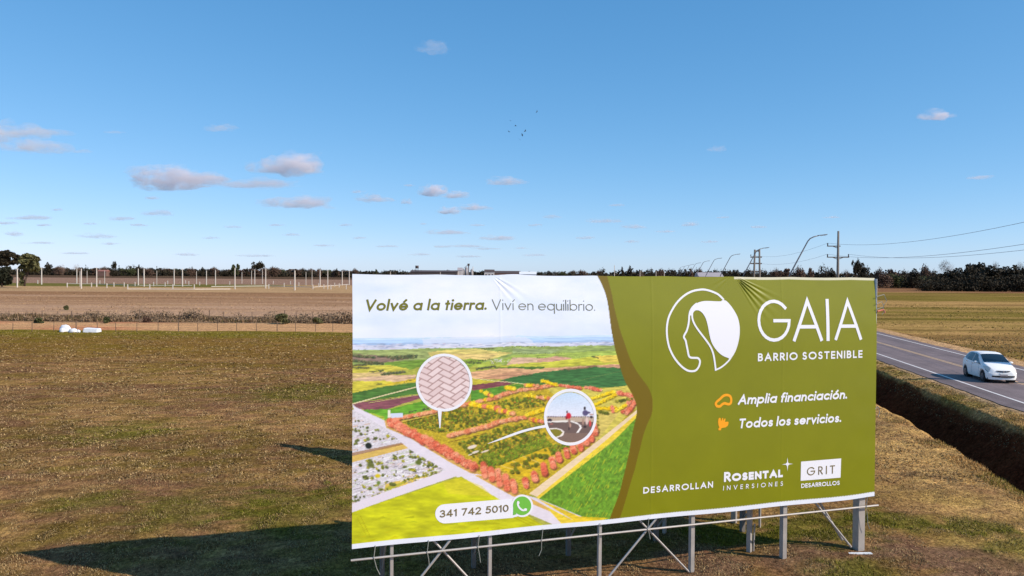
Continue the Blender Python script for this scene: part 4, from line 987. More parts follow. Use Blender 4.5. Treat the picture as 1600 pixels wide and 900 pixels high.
# ------------------------------------------------------------------ car
def car():
    PAINTW = mat("car_paint_white", L4(246, 243, 238), .4, spec=.25, coat=.12)
    GLASS = mat("car_glass", L4(26, 38, 44), .06, spec=.8); BLK = mat("car_black_trim", L4(20, 20, 22), .5)
    TYRE = mat("tyre_rubber", L4(26, 25, 26), .85, noise=.1); RIM = mat("wheel_rim", L4(120, 120, 124), .35, .7)
    LAMP = mat("headlight_lens", L4(230, 212, 196), .12, spec=.8); PLATE = mat("plate", L4(170, 160, 160), .5)
    CH = mat("chrome", L4(190, 190, 192), .2, .9)
    yf = 45.3; xf = (20.12 + UX * yf) / UY
    root = empty("car", (xf, yf, ROAD_Z + .008), -A_, label="white compact hatchback driving towards the viewer on the road", cat="car"); root.scale = (1.02, .99, 1.03)
    # local: x across, y from nose to tail
    ST = [0, .04, .12, .25, .42, .6, .8, .95, 1.05, 1.2, 1.4, 1.6, 1.8, 2.0, 2.3, 2.6, 2.9, 3.15, 3.3, 3.45, 3.6, 3.72, 3.82, 3.88, 3.9]
    tp = np.interp(ST, [0, .04, .12, .3, .5, .75, .88, 1.1, 1.4, 1.7, 2.0, 2.5, 3.0, 3.4, 3.65, 3.78, 3.86, 3.9], [.52, .64, .75, .87, .95, 1.02, 1.05, 1.16, 1.33, 1.47, 1.525, 1.54, 1.515, 1.45, 1.35, 1.14, .94, .7])
    bl = np.minimum(tp - .02, np.interp(ST, [0, .5, 1.0, 2, 3.2, 3.9], [.5, .80, .90, .97, 1.04, 1.0]))
    hw = np.interp(ST, [0, .04, .12, .3, .6, 1.0, 2, 3, 3.5, 3.8, 3.9], [.50, .62, .73, .80, .838, .845, .845, .84, .815, .77, .70])
    tw = np.interp(ST, [0, .3, .8, 1.0, 1.3, 1.8, 2.5, 3.3, 3.7, 3.9], [.42, .62, .68, .70, .66, .60, .585, .56, .54, .60])
    def zbot(y):
        z = .2
        for c in (.74, 3.24):
            if abs(y - c) < .37: z = max(z, .3 + math.sqrt(max(0, .37 ** 2 - (y - c) ** 2)))
        return z
    NV = 9
    def sec(i, ybase=None):
        y = ST[i]; b0 = zbot(y); w, wt, B_, T_ = hw[i], tw[i], bl[i], tp[i]
        return [(w * .93, b0), (w * .99, min(b0 + .1, B_ - .02)), (w, max(b0 + .12, min(.55, B_ - .01))), (w * .975, B_), (w * .975 * .55 + wt * .45, B_ + (T_ - B_) * .42),
                (wt * 1.02, B_ + (T_ - B_) * .90), (wt * .93, T_ - .006), (wt * .5, T_ + .014), (0, T_ + .02)]
    # finer stations
    fine = np.linspace(0, 3.9, 100); fine = np.array(sorted(set(list(fine) + [.03, .06])))
    global_ST = fine
    tpf, blf, hwf, twf = [np.interp(fine, ST, q) for q in (tp, bl, hw, tw)]
    ST2 = fine
    def S2(y):
        T_ = np.interp(y, ST, tp); B_ = np.interp(y, ST, bl); w = np.interp(y, ST, hw); wt = np.interp(y, ST, tw); b0 = zbot(y)
        b0 = min(b0, B_ - .05)
        return np.array([(w * .93, b0), (w * .99, min(max(b0 + .05, .32), B_ - .02)), (w, max(b0 + .06, min(.58, B_ - .01))), (w * .972, B_), (w * .972 * .56 + wt * .44, B_ + (T_ - B_) * .42),
                (wt * 1.02, B_ + (T_ - B_) * .90), (wt * .93, T_ - .006), (wt * .5, T_ + .014), (0, T_ + .02)])
    V, F = [], []
    for y in ST2:
        s = S2(y)
        row = [(-x, y, z) for x, z in s[:-1]] + [(0, y, s[-1][1])] + [(x, y, z) for x, z in s[:-1][::-1]]
        V += row
    m = 2 * NV - 1
    for i in range(len(ST2) - 1):
        for k in range(m - 1):
            F.append((i * m + k, i * m + k + 1, (i + 1) * m + k + 1, (i + 1) * m + k))
    F.append(tuple(range(m))[::-1]); F.append(tuple((len(ST2) - 1) * m + k for k in range(m)))
    for i in range(len(ST2) - 1): F.append((i * m, (i + 1) * m, (i + 1) * m + m - 1, i * m + m - 1))
    body = link("body", mesh("body", V, F, True), PAINTW, root)
    mod = body.modifiers.new("edges", 'EDGE_SPLIT'); mod.split_angle = R_(38)
    def surf(y, r, side, d):      # point on the shell at row coordinate r, lifted by d
        s = S2(y); k = min(int(r), NV - 2); q = r - k; x, z = s[k] * (1 - q) + s[k + 1] * q
        tx, tz = s[k + 1] - s[k]; l = math.hypot(tx, tz) + 1e-9; nx, nz = tz / l, -tx / l
        if nx < 0 and k < 6: nx, nz = -nx, -nz
        if k >= 5: nx, nz = abs(nx), abs(nz)
        return (side * (x + nx * d), y, z + abs(nz) * d)
    def patch(name, mm, corners, side, d=.008, nu=6, nv=4):   # corners (y, r) in order
        c = [np.array(q, float) for q in corners]; P = []
        for i in range(nu + 1):
            for j in range(nv + 1):
                u, v = i / nu, j / nv
                y, r = (c[0] * (1 - u) + c[1] * u) * (1 - v) + (c[3] * (1 - u) + c[2] * u) * v
                P.append(surf(y, r, side, d))
        Fq = [(i * (nv + 1) + j, i * (nv + 1) + j + 1, (i + 1) * (nv + 1) + j + 1, (i + 1) * (nv + 1) + j) for i in range(nu) for j in range(nv)]
        return link(name, mesh(name, P, Fq, True), mm, root)
    for sd in (-1, 1):
        patch("side_window", GLASS, [(1.28, 3.12), (2.2, 3.12), (2.2, 4.95), (1.80, 4.9)], sd)
        patch("side_window", GLASS, [(2.26, 3.12), (3.05, 3.12), (2.98, 4.95), (2.26, 4.95)], sd)
        patch("side_window", GLASS, [(3.11, 3.15), (3.5, 3.6), (3.4, 4.6), (3.04, 4.95)], sd)
        patch("quarter_window", GLASS, [(1.0, 3.12), (1.22, 3.12), (1.62, 4.5), (1.54, 4.4)], sd, nu=2, nv=2)
        patch("door_seam", BLK, [(2.22, .8), (2.235, .8), (2.235, 3.0), (2.22, 3.0)], sd, .004, 1, 5)
        patch("door_seam", BLK, [(1.2, .8), (1.215, .8), (1.215, 3.0), (1.2, 3.0)], sd, .004, 1, 5)
        patch("headlight", LAMP, [(.14, 3.1), (.62, 3.02), (.72, 3.65), (.22, 5.6)], sd, .008)
        patch("headlight_trim", BLK, [(.13, 2.75), (.40, 2.9), (.46, 3.06), (.14, 3.08)], sd, .006, 3, 1)  # black strip along the lower edge of the headlight
        patch("door_handle", CH, [(1.98, 2.75), (2.13, 2.75), (2.13, 2.84), (1.98, 2.84)], sd, .03, 2, 1)
        patch("door_handle", CH, [(2.85, 2.75), (3.0, 2.75), (3.0, 2.84), (2.85, 2.84)], sd, .03, 2, 1)
        # mirror
        mb = MB(); x = sd * .93
        rings = []
        for q, (dx, rr) in enumerate(((-.10, .03), (-.07, .075), (0, .09), (.07, .08), (.11, .03))):
            rings.append([(x + sd * dx, 1.38 + .055 * math.cos(a) * rr / .09, 1.02 + rr * .8 * math.sin(a)) for a in [k * math.pi / 4 for k in range(8)]])
        vv = [p for rg in rings for p in rg]; ff = [(i * 8 + k, i * 8 + (k + 1) % 8, (i + 1) * 8 + (k + 1) % 8, (i + 1) * 8 + k) for i in range(4) for k in range(8)] + [tuple(range(8)), tuple(range(32, 40))]
        mb.add(vv, ff); mb.box((sd * .85, 1.38, .98), (.1, .05, .04)); mb.build("mirror", PAINTW, root, True)
    # windscreen: across the whole top between cowl and roof
    P, Fq = [], []
    nu, nv = 10, 8
    for i in range(nu + 1):
        y = .93 + (1.70 - .93) * i / nu; s = S2(y)
        xe = s[6][0] * .97 + .02 * 0
        xe = (s[5][0] * .5 + s[6][0] * .5) * .985
        for j in range(nv + 1):
            q = -1 + 2 * j / nv; x = q * xe; z = np.interp(abs(x), [0, s[7][0], s[6][0], s[5][0]], [s[8][1], s[7][1], s[6][1], s[5][1]])
            P.append((x, y - .012, z + .010))
    Fq = [(i * (nv + 1) + j, i * (nv + 1) + j + 1, (i + 1) * (nv + 1) + j + 1, (i + 1) * (nv + 1) + j) for i in range(nu) for j in range(nv)]
    link("windscreen", mesh("windscreen", P, Fq, True), GLASS, root)
    # nose: grille, badge, lower intake, plate
    def nose(name, mm, xs, z0, z1, dy=-.012, pinch=0.0):
        P = []; n = 12
        for i in range(n + 1):
            q = -1 + 2 * i / n; x = q * xs
            # distance of the shell at this x and z
            for z in (z0 + pinch * (1 - abs(q)) * -.0 + (abs(q) ** 2) * pinch, z1 + 0 * q):
                ys_ = 0.0
                for y in np.linspace(0, .6, 61):
                    s = S2(y); zt = s[8][1]
                    if z <= zt + .001:
                        xx = np.interp(z, [s[0][1], s[2][1], s[3][1], s[5][1] + 1e-4, s[6][1] + 2e-4], [s[0][0], s[2][0], s[3][0], s[5][0], s[6][0]])
                        if abs(x) <= xx: ys_ = y; break
                P.append((x, ys_ + dy, z))
        Fq = [(2 * i, 2 * i + 1, 2 * i + 3, 2 * i + 2) for i in range(n)]
        o = link(name, mesh(name, P, Fq), mm, root); md = o.modifiers.new("t", 'SOLIDIFY'); md.thickness = .02; return o
    nose("grille", BLK, .36, .60, .685, -.014, .06)
    nose("grille_bar", CH, .30, .645, .662, -.036, .03)
    nose("lower_intake", BLK, .58, .32, .42, -.014, .03)
    nose("number_plate", PLATE, .2, .40, .50, -.045)
    em = MB(); em.tube([(0, -.045, .655), (0, -.05, .655)], .045, 12); em.build("badge", CH, root)
    for sd in (-1, 1): em = MB(); em.tube([(sd * .52, .03, .375), (sd * .52, .06, .375)], .05, 10); em.build("fog_lamp", CH, root)
    MB().box((0, 1.9, .28), (1.5, 3.4, .14)).build("underbody", BLK, root)
    for c in (.74, 3.24):
        for sd in (-1, 1):
            w = MB(); w.tube([(sd * .62, c, .30), (sd * .64, c, .30), (sd * .80, c, .30), (sd * .825, c, .30)], [.28, .30, .30, .275], 24)
            wo_ = w.build("wheel", TYRE, root, True)
            wo_.modifiers.new("e", 'EDGE_SPLIT').split_angle = R_(40)
            rm = MB(); rm.tube([(sd * .80, c, .30), (sd * .832, c, .30)], [.2, .185], 20)
            for k in range(5):
                a = k * 2 * math.pi / 5; rm.beam((sd * .836, c, .30), (sd * .836, c + .17 * math.cos(a), .30 + .17 * math.sin(a)), .03, .01)
            ro = rm.build("rim", RIM, wo_)
            ar = MB(); ar.tube([(sd * .5, c, .31), (sd * .80, c, .31)], .36, 24); ar.build("wheel_well", BLK, root)
    return root
car()

# ------------------------------------------------------------------ trees
def crown_mesh(name, blobs, n, size, seed, flat=1.0, inner=.35, twig=False):
    if not twig: n = int(n * 1.7); inner = max(inner, .5)
    """blobs: (x, y, z, rx, ry, rz)"""
    rg = np.random.default_rng(seed); bb = np.array(blobs, float); vol = (bb[:, 3] * bb[:, 4] * bb[:, 5]) ** .75; pr_ = vol / vol.sum()
    k = rg.choice(len(bb), n, p=pr_); d = rg.normal(size=(n, 3)); d /= np.linalg.norm(d, axis=1)[:, None]
    r = 1 - inner * rg.random(n) ** 1.6 + .16 * rg.normal(size=n); p = bb[k, :3] + d * bb[k, 3:] * r[:, None]
    a = rg.normal(size=(n, 3)); a /= np.linalg.norm(a, axis=1)[:, None]; c = np.cross(a, rg.normal(size=(n, 3))); c /= np.linalg.norm(c, axis=1)[:, None]
    s = size * 1.15 * (.5 + rg.random(n))[:, None]
    if twig:
        a = d * .7 + rg.normal(size=(n, 3)) * .4 + np.array((0, 0, .5)); a /= np.linalg.norm(a, axis=1)[:, None]
        v = np.stack([p + c * s * .045, p - c * s * .045, p + a * s * 1.8], 1)
        return mesh_np(name, v.reshape(-1, 3), np.arange(3 * n).reshape(-1, 3))
    e = np.cross(a, c)
    v = np.stack([p - a * s, p + c * s * .7 + e * s * .15, p + a * s, p - c * s * .7 + e * s * .15], 1)
    return mesh_np(name, v.reshape(-1, 3), np.arange(4 * n).reshape(-1, 4))
def trunk_mesh(name, h, r, limbs, seed, lean=0.0, forks=None):
    rr = random.Random(seed); m = MB()
    m.tube([(0, 0, -.3), (lean * .3, 0, h * .35), (lean * .7, rr.uniform(-.1, .1), h * .7), (lean, 0, h)], [r * 1.25, r, r * .8, r * .5], 7)
    for k in range(limbs):
        z = h * rr.uniform(.45, .9); a = rr.uniform(0, 6.28); l = h * rr.uniform(.3, .55); x0 = lean * z / h
        m.tube([(x0, 0, z), (x0 + l * .5 * math.cos(a), l * .5 * math.sin(a), z + l * .45), (x0 + l * .9 * math.cos(a), l * .9 * math.sin(a), z + l * .95)], [r * .45, r * .3, r * .1], 5)
    return mesh(name, m.v, m.f, True)
def rand_blobs(n, w, h, z0, seed, shape='round'):
    rr = random.Random(seed); out = []
    for k in range(n):
        q = rr.random(); z = z0 + (h - z0) * q
        if shape == 'round': R0 = w / 2 * math.sqrt(max(.1, 1 - (2 * q - 1) ** 2)) * .75
        elif shape == 'umbrella': z = z0 + (h - z0) * (.45 + .5 * rr.random()); R0 = w / 2 * .85
        elif shape == 'cone': R0 = w / 2 * (1 - q) * .9
        else: R0 = w / 2 * .7
        a = rr.uniform(0, 6.28); d = R0 * math.sqrt(rr.random()); b3 = w * rr.uniform(.14, .24)
        if shape == 'cone': b3 = w * (.28 - .2 * q)
        out.append((d * math.cos(a), d * math.sin(a), z, b3, b3, b3 * rr.uniform(.6, .9)))
    return out
PROTO = {}
def proto_tree(kind):
    if kind in PROTO: return PROTO[kind]
    shape, col_, n, seed = kind
    if shape == 'bare': c = crown_mesh("crown", rand_blobs(9, .85, 1.0, .35, seed), n, .055, seed, twig=True, inner=.9); tr = trunk_mesh("trunk", .5, .03, 8, seed)
    elif shape == 'cone': c = crown_mesh("crown", rand_blobs(16, .5, 1.0, .08, seed, 'cone'), n, .04, seed); tr = trunk_mesh("trunk", .5, .025, 0, seed)
    elif shape == 'umbrella': c = crown_mesh("crown", rand_blobs(12, 1.1, 1.0, .3, seed, 'umbrella'), n, .04, seed); tr = trunk_mesh("trunk", .6, .04, 5, seed)
    elif shape == 'wide': c = crown_mesh("crown", rand_blobs(22, 1.7, .95, .12, seed), n, .045, seed); tr = trunk_mesh("trunk", .4, .04, 3, seed)
    else: c = crown_mesh("crown", rand_blobs(14, .95, .95, .22, seed), n, .045, seed); tr = trunk_mesh("trunk", .5, .035, 4, seed)
    PROTO[kind] = (c, tr); return PROTO[kind]
def tree(name, base, h, kind, rz, label, group=None, sx=1.0):
    c, tr = proto_tree(kind)
    root = empty(name, tuple(base), rz, label=label, cat="tree", group=group); root.scale = (h * sx, h * sx, h)
    for nm, me, mm in (("crown", c, LEAFM[kind[1]]), ("trunk", tr, BARK)):
        o = bpy.data.objects.new(nm, me); col.objects.link(o); o.parent = root
        if not me.materials: me.materials.append(mm)
        o.material_slots[0].link = 'OBJECT'; o.material_slots[0].material = mm
    return root
def tree_px(name, x, ytop, Y, kind, label, group=None, wpx=None, seed=0):
    top = atY(x, ytop, Y); h = top[2]; rr = random.Random(int(x * 7 + Y + seed))
    sx = 1.0
    if wpx:
        wm = wpx * Y / FPX; basew = {'bare': .95, 'cone': .6, 'umbrella': 1.35, 'wide': 1.9}.get(kind[0], 1.15); sx = wm / (basew * h)
    return tree(name, (top[0], top[1], -.05), h, kind, rr.uniform(0, 6.28), label, group, sx)

# two big trees on the far left, built one by one
def px_blob_tree(name, Y, xc, blobs, n, size, leafm, seed, label, trunk, base_y=None):
    p0 = atY(xc, 440, Y); root = empty(name, (p0[0], Y, 0), 0, label=label, cat="tree"); k = Y / FPX
    bl2 = []
    for (x, y, rx, ry) in blobs:
        p = atY(x, y, Y); bl2.append((p[0] - p0[0], random.Random(x).uniform(-1.5, 1.5), p[2], rx * k, rx * k * .9, ry * k))
    rq = random.Random(seed); bl3 = []
    for (x, y, z, a, b3, c) in bl2:
        bl3.append((x, y, z, a * .72, b3 * .8, c * .72))
        for _ in range(7):
            d = Vector((rq.gauss(0, 1), rq.gauss(0, 1), rq.gauss(0, 1))).normalized(); f_ = rq.uniform(.22, .42); bl3.append((x + d.x * a * .8, y + d.y * b3 * .8, z + d.z * c * .8, a * f_, b3 * f_, c * f_ * 1.1))
    link("crown", crown_mesh("crown", bl3, n, size, seed, inner=.6), leafm, root)
    m = MB()
    for pts, rs in trunk:
        q = [atY(x, y, Y) for x, y in pts]; m.tube([(a[0] - p0[0], 0, max(a[2], -.3)) for a in q], [r * k for r in rs], 7)
    m.build("trunk", BARK, root, True); return root
px_blob_tree("broadleaf_tree", 330, 10, [(3, 402, 13, 8), (14, 398, 10, 6), (22, 402, 7, 5), (8, 410, 14, 6), (20, 409, 7, 4), (-8, 405, 14, 10), (2, 395, 9, 4), (26, 400, 3, 2), (-18, 410, 12, 12)], 5200, .42, LEAFM['dark'], 5,
    "tall dark umbrella-crowned tree at the far left edge", [([(6, 446), (8, 430), (10, 415)], [1.6, 1.2, .8])])
px_blob_tree("bushy_tree", 318, 4, [(4, 425, 10, 10), (2, 438, 11, 9), (10, 434, 7, 7), (-6, 430, 12, 14), (12, 420, 4, 4)], 4200, .42, LEAFM['conifer'], 6,
    "low dense bushy tree under the tall umbrella-crowned tree at far left", [([(3, 448), (3, 436)], [1.5, 1])])
px_blob_tree("forked_tree", 300, 42, [(40, 400, 8, 4), (46, 402, 9, 5), (36, 406, 6, 5), (44, 410, 13, 6), (54, 405, 6, 5), (57, 412, 6, 7), (38, 418, 8, 6), (50, 420, 9, 6), (60, 418, 4, 6), (36, 428, 4, 4), (33, 433, 3, 7), (34, 441, 4, 4)], 3600, .36, LEAFM['olive'], 8,
    "grey green tree with a leaning forked trunk beside the tall umbrella-crowned tree", [([(38, 447), (40, 438), (43, 428), (47, 418), (50, 408)], [1.6, 1.3, 1.1, .8, .4]), ([(39, 442), (36, 430), (36, 418)], [.8, .6, .3]), ([(42, 432), (40, 420), (41, 408)], [.7, .5, .3])])

R1, R2, R3 = ('round', 'dark', 700, 1), ('round', 'mid', 700, 2), ('round', 'brown', 600, 3)
W1, W2, W3 = ('wide', 'dark', 900, 4), ('wide', 'brown', 900, 5), ('wide', 'mid', 900, 6)
U1, K1 = ('umbrella', 'dark', 800, 7), ('cone', 'conifer', 700, 8)
B1, B2 = ('bare', 'pink', 900, 9), ('bare', 'brown', 1100, 10)
G_ = "trees along the far horizon"
# individual silhouettes of the left horizon: x, top y, distance, kind, width px, label
for x, yt, Y, kd, w, lab in (
    (75, 411, 520, R1, 14, "dark rounded tree on the horizon right of the forked tree"),
    (98, 414, 560, B1, 16, "pale bare tree behind the leftmost small white house"),
    (121, 413, 560, B1, 20, "pinkish leafless tree on the horizon between two slim conifers"),
    (134, 413.5, 600, K1, 4, "slim dark conifer beside the pinkish leafless tree"),
    (178, 410, 600, U1, 9, "tall narrow dark pine standing above the left horizon"),
    (186, 414, 600, K1, 5, "small conifer just right of the tall narrow pine"),
    (204, 416, 620, W1, 34, "broad dark flat-topped clump of trees behind the white posts"),
    (217, 414.5, 610, R1, 8, "rounded tree closing the broad dark clump on its right"),
    (245, 415.5, 800, K1, 5, "lone small conifer on the horizon behind the white posts"),
    (300, 416, 900, K1, 4, "thin conifer spike on the horizon right of the lone small conifer"),
    (316, 418, 900, R1, 7, "little round tree on the horizon right of the thin conifer spike"),
    (364, 414, 620, R2, 10, "small rounded tree left of the pale tall tree on the horizon"),
    (372, 413, 620, R2, 9, "tall greyish tree of the pair left of the large umbrella tree"),
    (386, 419, 700, R1, 5, "small dark shrub-like tree just left of the large umbrella tree"),
    (402, 410.5, 560, U1, 23, "large umbrella-shaped dark tree standing out on the left horizon"),
    (427, 419, 640, W2, 24, "low brownish tree clump right of the large umbrella tree"),
    (526, 420, 900, R1, 7, "small round dark tree just left of the billboard edge"),
    (588, 421, 1000, R2, 5, "small tree peeping over the left part of the billboard"),
    (600, 421.5, 1000, K1, 4, "conifer tip peeping over the billboard left of the long shed"),
    (972, 419, 520, R1, 10, "dark round tree over the billboard, left one of a tight pair"),
    (984, 417.5, 520, R1, 11, "dark round tree over the billboard, right one of a tight pair"),
    (944, 421, 640, W1, 18, "low dark clump over the billboard at the start of the green panel"),
    (1003, 424, 600, B1, 20, "pinkish bare tree over the billboard right of the dark pair")):
    if x < 560: Y = 1080 + (x % 9) * 12; w *= 1.1; yt += .3
    tree_px({'bare': 'bare_tree', 'cone': 'conifer'}.get(kd[0], 'horizon_tree'), x, yt, Y, kd, lab, None, w)
rr = random.Random(12)
for i in range(58):               # filling crowns of the far shelter belt, left of and above the billboard
    x = 66 + i * 8.6 + rr.uniform(-3, 3); Y = rr.uniform(1050, 1500)
    kd = rr.choice([W1, W2, W2, W3, R1, R3]); tree_px("horizon_tree", x, 420.8 + .0075 * (x - 300) + rr.uniform(-1.2, 1.4), Y, kd, "low dark tree in the distant shelter belt on the horizon", G_, rr.uniform(15, 28), i)
for i in range(28):
    x = 560 + i * 14 + rr.uniform(-4, 4); tree_px("horizon_tree", x, 423.6 + .004 * (x - 560) + rr.uniform(-1, 1), rr.uniform(1100, 1500), rr.choice([W1, W2, W3, R1]), "low dark tree in the distant shelter belt on the horizon", G_, rr.uniform(16, 28), i)
# behind the green panel
for i in range(26):
    x = 1012 + i * 8.4 + rr.uniform(-3, 3); tree_px("wood_tree", x, 422.6 + rr.uniform(-1.5, 1.8) + max(0, (x - 1150)) * .02, rr.uniform(560, 760), rr.choice([W1, R1, W1, W2 if x < 1100 else W1]), "dark tree over the green panel, " + ordn(i) + " of the belt from the panel's left edge", "dark trees behind the green panel", rr.uniform(12, 20), i)
for x, yt, w, kd, lab in ((1212, 424.5, 16, W2, "reddish brown clump over the billboard right of the twin-legged pylon"), (1228, 421, 22, R3, "reddish brown tree left of the leaning lamp over the green panel"), (1248, 421.5, 20, W2, "reddish brown tree right of the leaning lamp over the green panel"),
    (1266, 420, 14, R3, "brown rounded tree midway between the tall lamp and cross-armed pole"), (1284, 417.5, 24, W1, "dark broad tree just left of the cross-armed power pole"), (1300, 421, 14, R1, "small dark tree at the foot of the cross-armed power pole"),
    (1322, 424, 16, B2, "bare tree between the power pole and the pine cluster"), (1338, 409.5, 16, U1, "tall pine with layered crown above the right end of the billboard"), (1347, 414, 20, R1, "rounded dark tree leaning on the tall layered pine"), (1358, 419, 18, W1, "low dark tree at the right end of the pine cluster"),
    (1374, 424, 18, W2, "brown tree above the right top corner of the billboard"), (1392, 422, 22, R3, "brown rounded tree just right of the billboard top corner"), (1410, 424, 20, W1, "dark low tree second right of the billboard corner"),
    (1428, 422, 20, R1, "dark rounded tree third right of the billboard corner"), (1446, 420, 22, W2, "reddish scrubby tree left of the tall bare tree"), (1462, 424, 20, W1, "dark low tree under the left side of the tall bare tree"),
    (1475, 411, 26, B2, "tall bare winter tree rising above the right wood"), (1487, 414, 20, B1, "pale bare tree touching the tall bare winter tree")):
    tree_px({'bare': 'bare_tree'}.get(kd[0], 'wood_tree'), x, yt, 470 + (x % 7) * 9, kd, lab, None, w * 1.15)
# dense wood on the right, nearer
ORD = 'first second third fourth fifth sixth seventh eighth ninth tenth eleventh twelfth thirteenth fourteenth fifteenth sixteenth seventeenth eighteenth nineteenth twentieth'.split()
k = 0
for x, yt, w, kd in ((1380, 431, 26, W2), (1396, 429, 26, W3), (1410, 430, 26, W2), (1425, 430, 28, W1), (1440, 432, 26, W3), (1452, 430, 24, W2), (1468, 428, 26, W1), (1482, 425, 26, R1), (1498, 421, 26, R1), (1512, 418, 26, W1), (1528, 415.5, 28, U1), (1534, 414, 24, R1), (1546, 418, 26, R1), (1560, 420, 26, W1), (1572, 419, 24, R1), (1584, 417.5, 26, R1), (1598, 418, 28, W1), (1612, 417, 28, R1), (1628, 418, 28, W1), (1644, 419, 28, R1)):
    tree_px("evergreen_tree", x, yt, (405 if x > 1460 else 480) + (k % 3) * 14, kd, ("dark dense evergreen of the right wood, " + ORD[k] + " crown counted from the billboard"), None, w * 1.8, 3); k += 1
for x, yt, w in ((1448, 438, 24), (1470, 436, 26), (1492, 433, 28), (1515, 431, 28), (1540, 430, 30), (1565, 431, 30), (1590, 430, 30), (1615, 430, 30)):
    tree_px("evergreen_shrub", x, yt, 382, W1, "low dark shrubby tree fronting the right wood, " + ORD[int((x - 1440) / 22)] + " along its foot", None, w * 1.5, 5)
for x, yt, w, kd in ((1545, 413.5, 14, B1), (1556, 412, 18, B2), (1592, 412, 18, B2)):
    tree_px("bare_tree", x, yt + 2, 440, kd, "thin bare treetop sticking out of the dense right wood", "bare treetops in the right wood", w * 1.2)
# continuous far wood low on the horizon
fv = []; rg = np.random.default_rng(4)
bl_ = []
for i in range(330):
    x = -120 + i * 5.6; Y = (1280 if x < 960 else 900) + 60 * math.sin(i); p = atY(x, 425, Y); bl_.append((p[0], Y, 3.0, 12 * Y / 1280, 8, (4.2 if x < 960 else 5.5) + 3.4 * rg.random()))
link("far_wood", crown_mesh("far_wood", bl_, 36000, 1.3, 3, inner=.6), LEAFM['dark'], label="continuous dark line of far woodland along the whole horizon", cat="woodland", kind='stuff')

# scrub between the two wire fences, and loose shrubs
def scrub(name, n, x0, x1, y0, y1, h, cols, seed, dens, **k):
    rg = np.random.default_rng(seed); X = rg.uniform(x0, x1, n); Y = rg.uniform(y0, y1, n)
    d = fbm(X * .22, Y * .3, seed, 4); ok = d > dens + .12 * (rg.random(n) - .5); X, Y, d = X[ok], Y[ok], d[ok]; n = len(X)
    hh = h * (.3 + 1.3 * rg.random(n)) * (.55 + 1.8 * np.clip(d - dens, 0, .4) / .3)
    a = rg.random(n) * 6.283; ln = .5 * rg.random(n); w = .05 + .07 * rg.random(n)
    Z = 0 * X
    v = np.stack([np.stack([X - np.sin(a) * w, Y + np.cos(a) * w, Z], 1), np.stack([X + np.sin(a) * w, Y - np.cos(a) * w, Z], 1), np.stack([X + np.cos(a) * ln * hh, Y + np.sin(a) * ln * hh, Z + hh], 1)], 1).reshape(-1, 3)
    cc_ = np.array([lin(c) for c in cols])[rg.integers(0, len(cols), n)] * (.7 + .6 * rg.random(n))[:, None]
    return link(name, mesh_np(name, v, np.arange(3 * n).reshape(-1, 3), {"colour": np.repeat(cc_, 3, 0)}), GB, cat="weeds", kind='stuff', **k)
scrub("dry_weeds", 36000, -110, 8, 104.5, 116, .20, [(120, 96, 76), (96, 78, 60), (88, 80, 52), (150, 122, 92)], 301, .40, label="band of dry brown weeds along the wire fence behind the dirt strip")
scrub("field_stubble", 26000, -150, 12, 124, 250, .07, [(150, 120, 92), (130, 104, 80), (176, 146, 108)], 302, .47, label="sparse stubble and low dry tufts over the brown field")
scrub("verge_weeds", 24000, 27.5, 110, 60, 200, .07, [(150, 124, 72), (120, 112, 46), (172, 142, 92)], 303, .47, label="dry tufts over the verge beyond the road")
bl_ = []; rg = np.random.default_rng(33)
for i in range(420):
    X = rg.uniform(-112, 8); Y = 104.6 + 9 * rg.random() ** 2; q = float(fbm(np.array([X * .14]), np.array([Y * .3]), 305, 3)[0])
    if q < .40: continue
    r = (.15 + .33 * rg.random()) * (.5 + 2.0 * (q - .40) / .3); bl_.append((X, Y, r * .45, r * 1.3, r, r * .75))
link("dry_thicket", crown_mesh("dry_thicket", bl_, 17000, .085, 34, inner=.8), mat("dry_thicket", L4(136, 112, 86), .9, noise=.4, nscale=.6), label="low dark brown thicket growing along the far wire fence", cat="weeds", kind='stuff')
def shrub(x, ybase, w, h, colm, label, seed):
    p = G(x, ybase); k = p[1] / FPX; root = empty("shrub", (p[0], p[1], 0), 0, label=label, cat="shrub")
    rr = random.Random(seed); bl2 = []
    for q in range(9):
        g_ = rr.uniform(.12, .26); bl2.append((rr.uniform(-.34, .34) * w * k * (1 - q / 14), rr.uniform(-.3, .3) * w * k, h * k * (.15 + .07 * q), w * k * g_, w * k * g_, h * k * g_))
    link("foliage", crown_mesh("foliage", bl2, 1500, .09, seed, inner=.8), LEAFM[colm], root)
    m = MB(); [m.tube([(0, 0, -.1), (rr.uniform(-.2, .2) * w * k, rr.uniform(-.1, .1), h * k * .6)], [.05, .02], 5) for _ in range(4)]; m.build("stem", BARK, root)
shrub(442, 506, 22, 19, 'olive', "largest rounded dry shrub in the weeds left of the billboard", 1)
shrub(103, 484.5, 8, 8, 'olive', "lone small brown bush standing in the brown field", 2)
shrub(166, 505, 14, 11, 'mid', "dark low bush among the weeds right of the white bags", 3)
shrub(229, 504, 12, 9, 'brown', "small faded bush in the weeds midway along the fence", 4)
shrub(496, 506, 16, 11, 'olive', "low bush in the weeds nearest the billboard", 5)
shrub(60, 505, 16, 9, 'mid', "low dark bush in the weeds left of the white bags", 6)

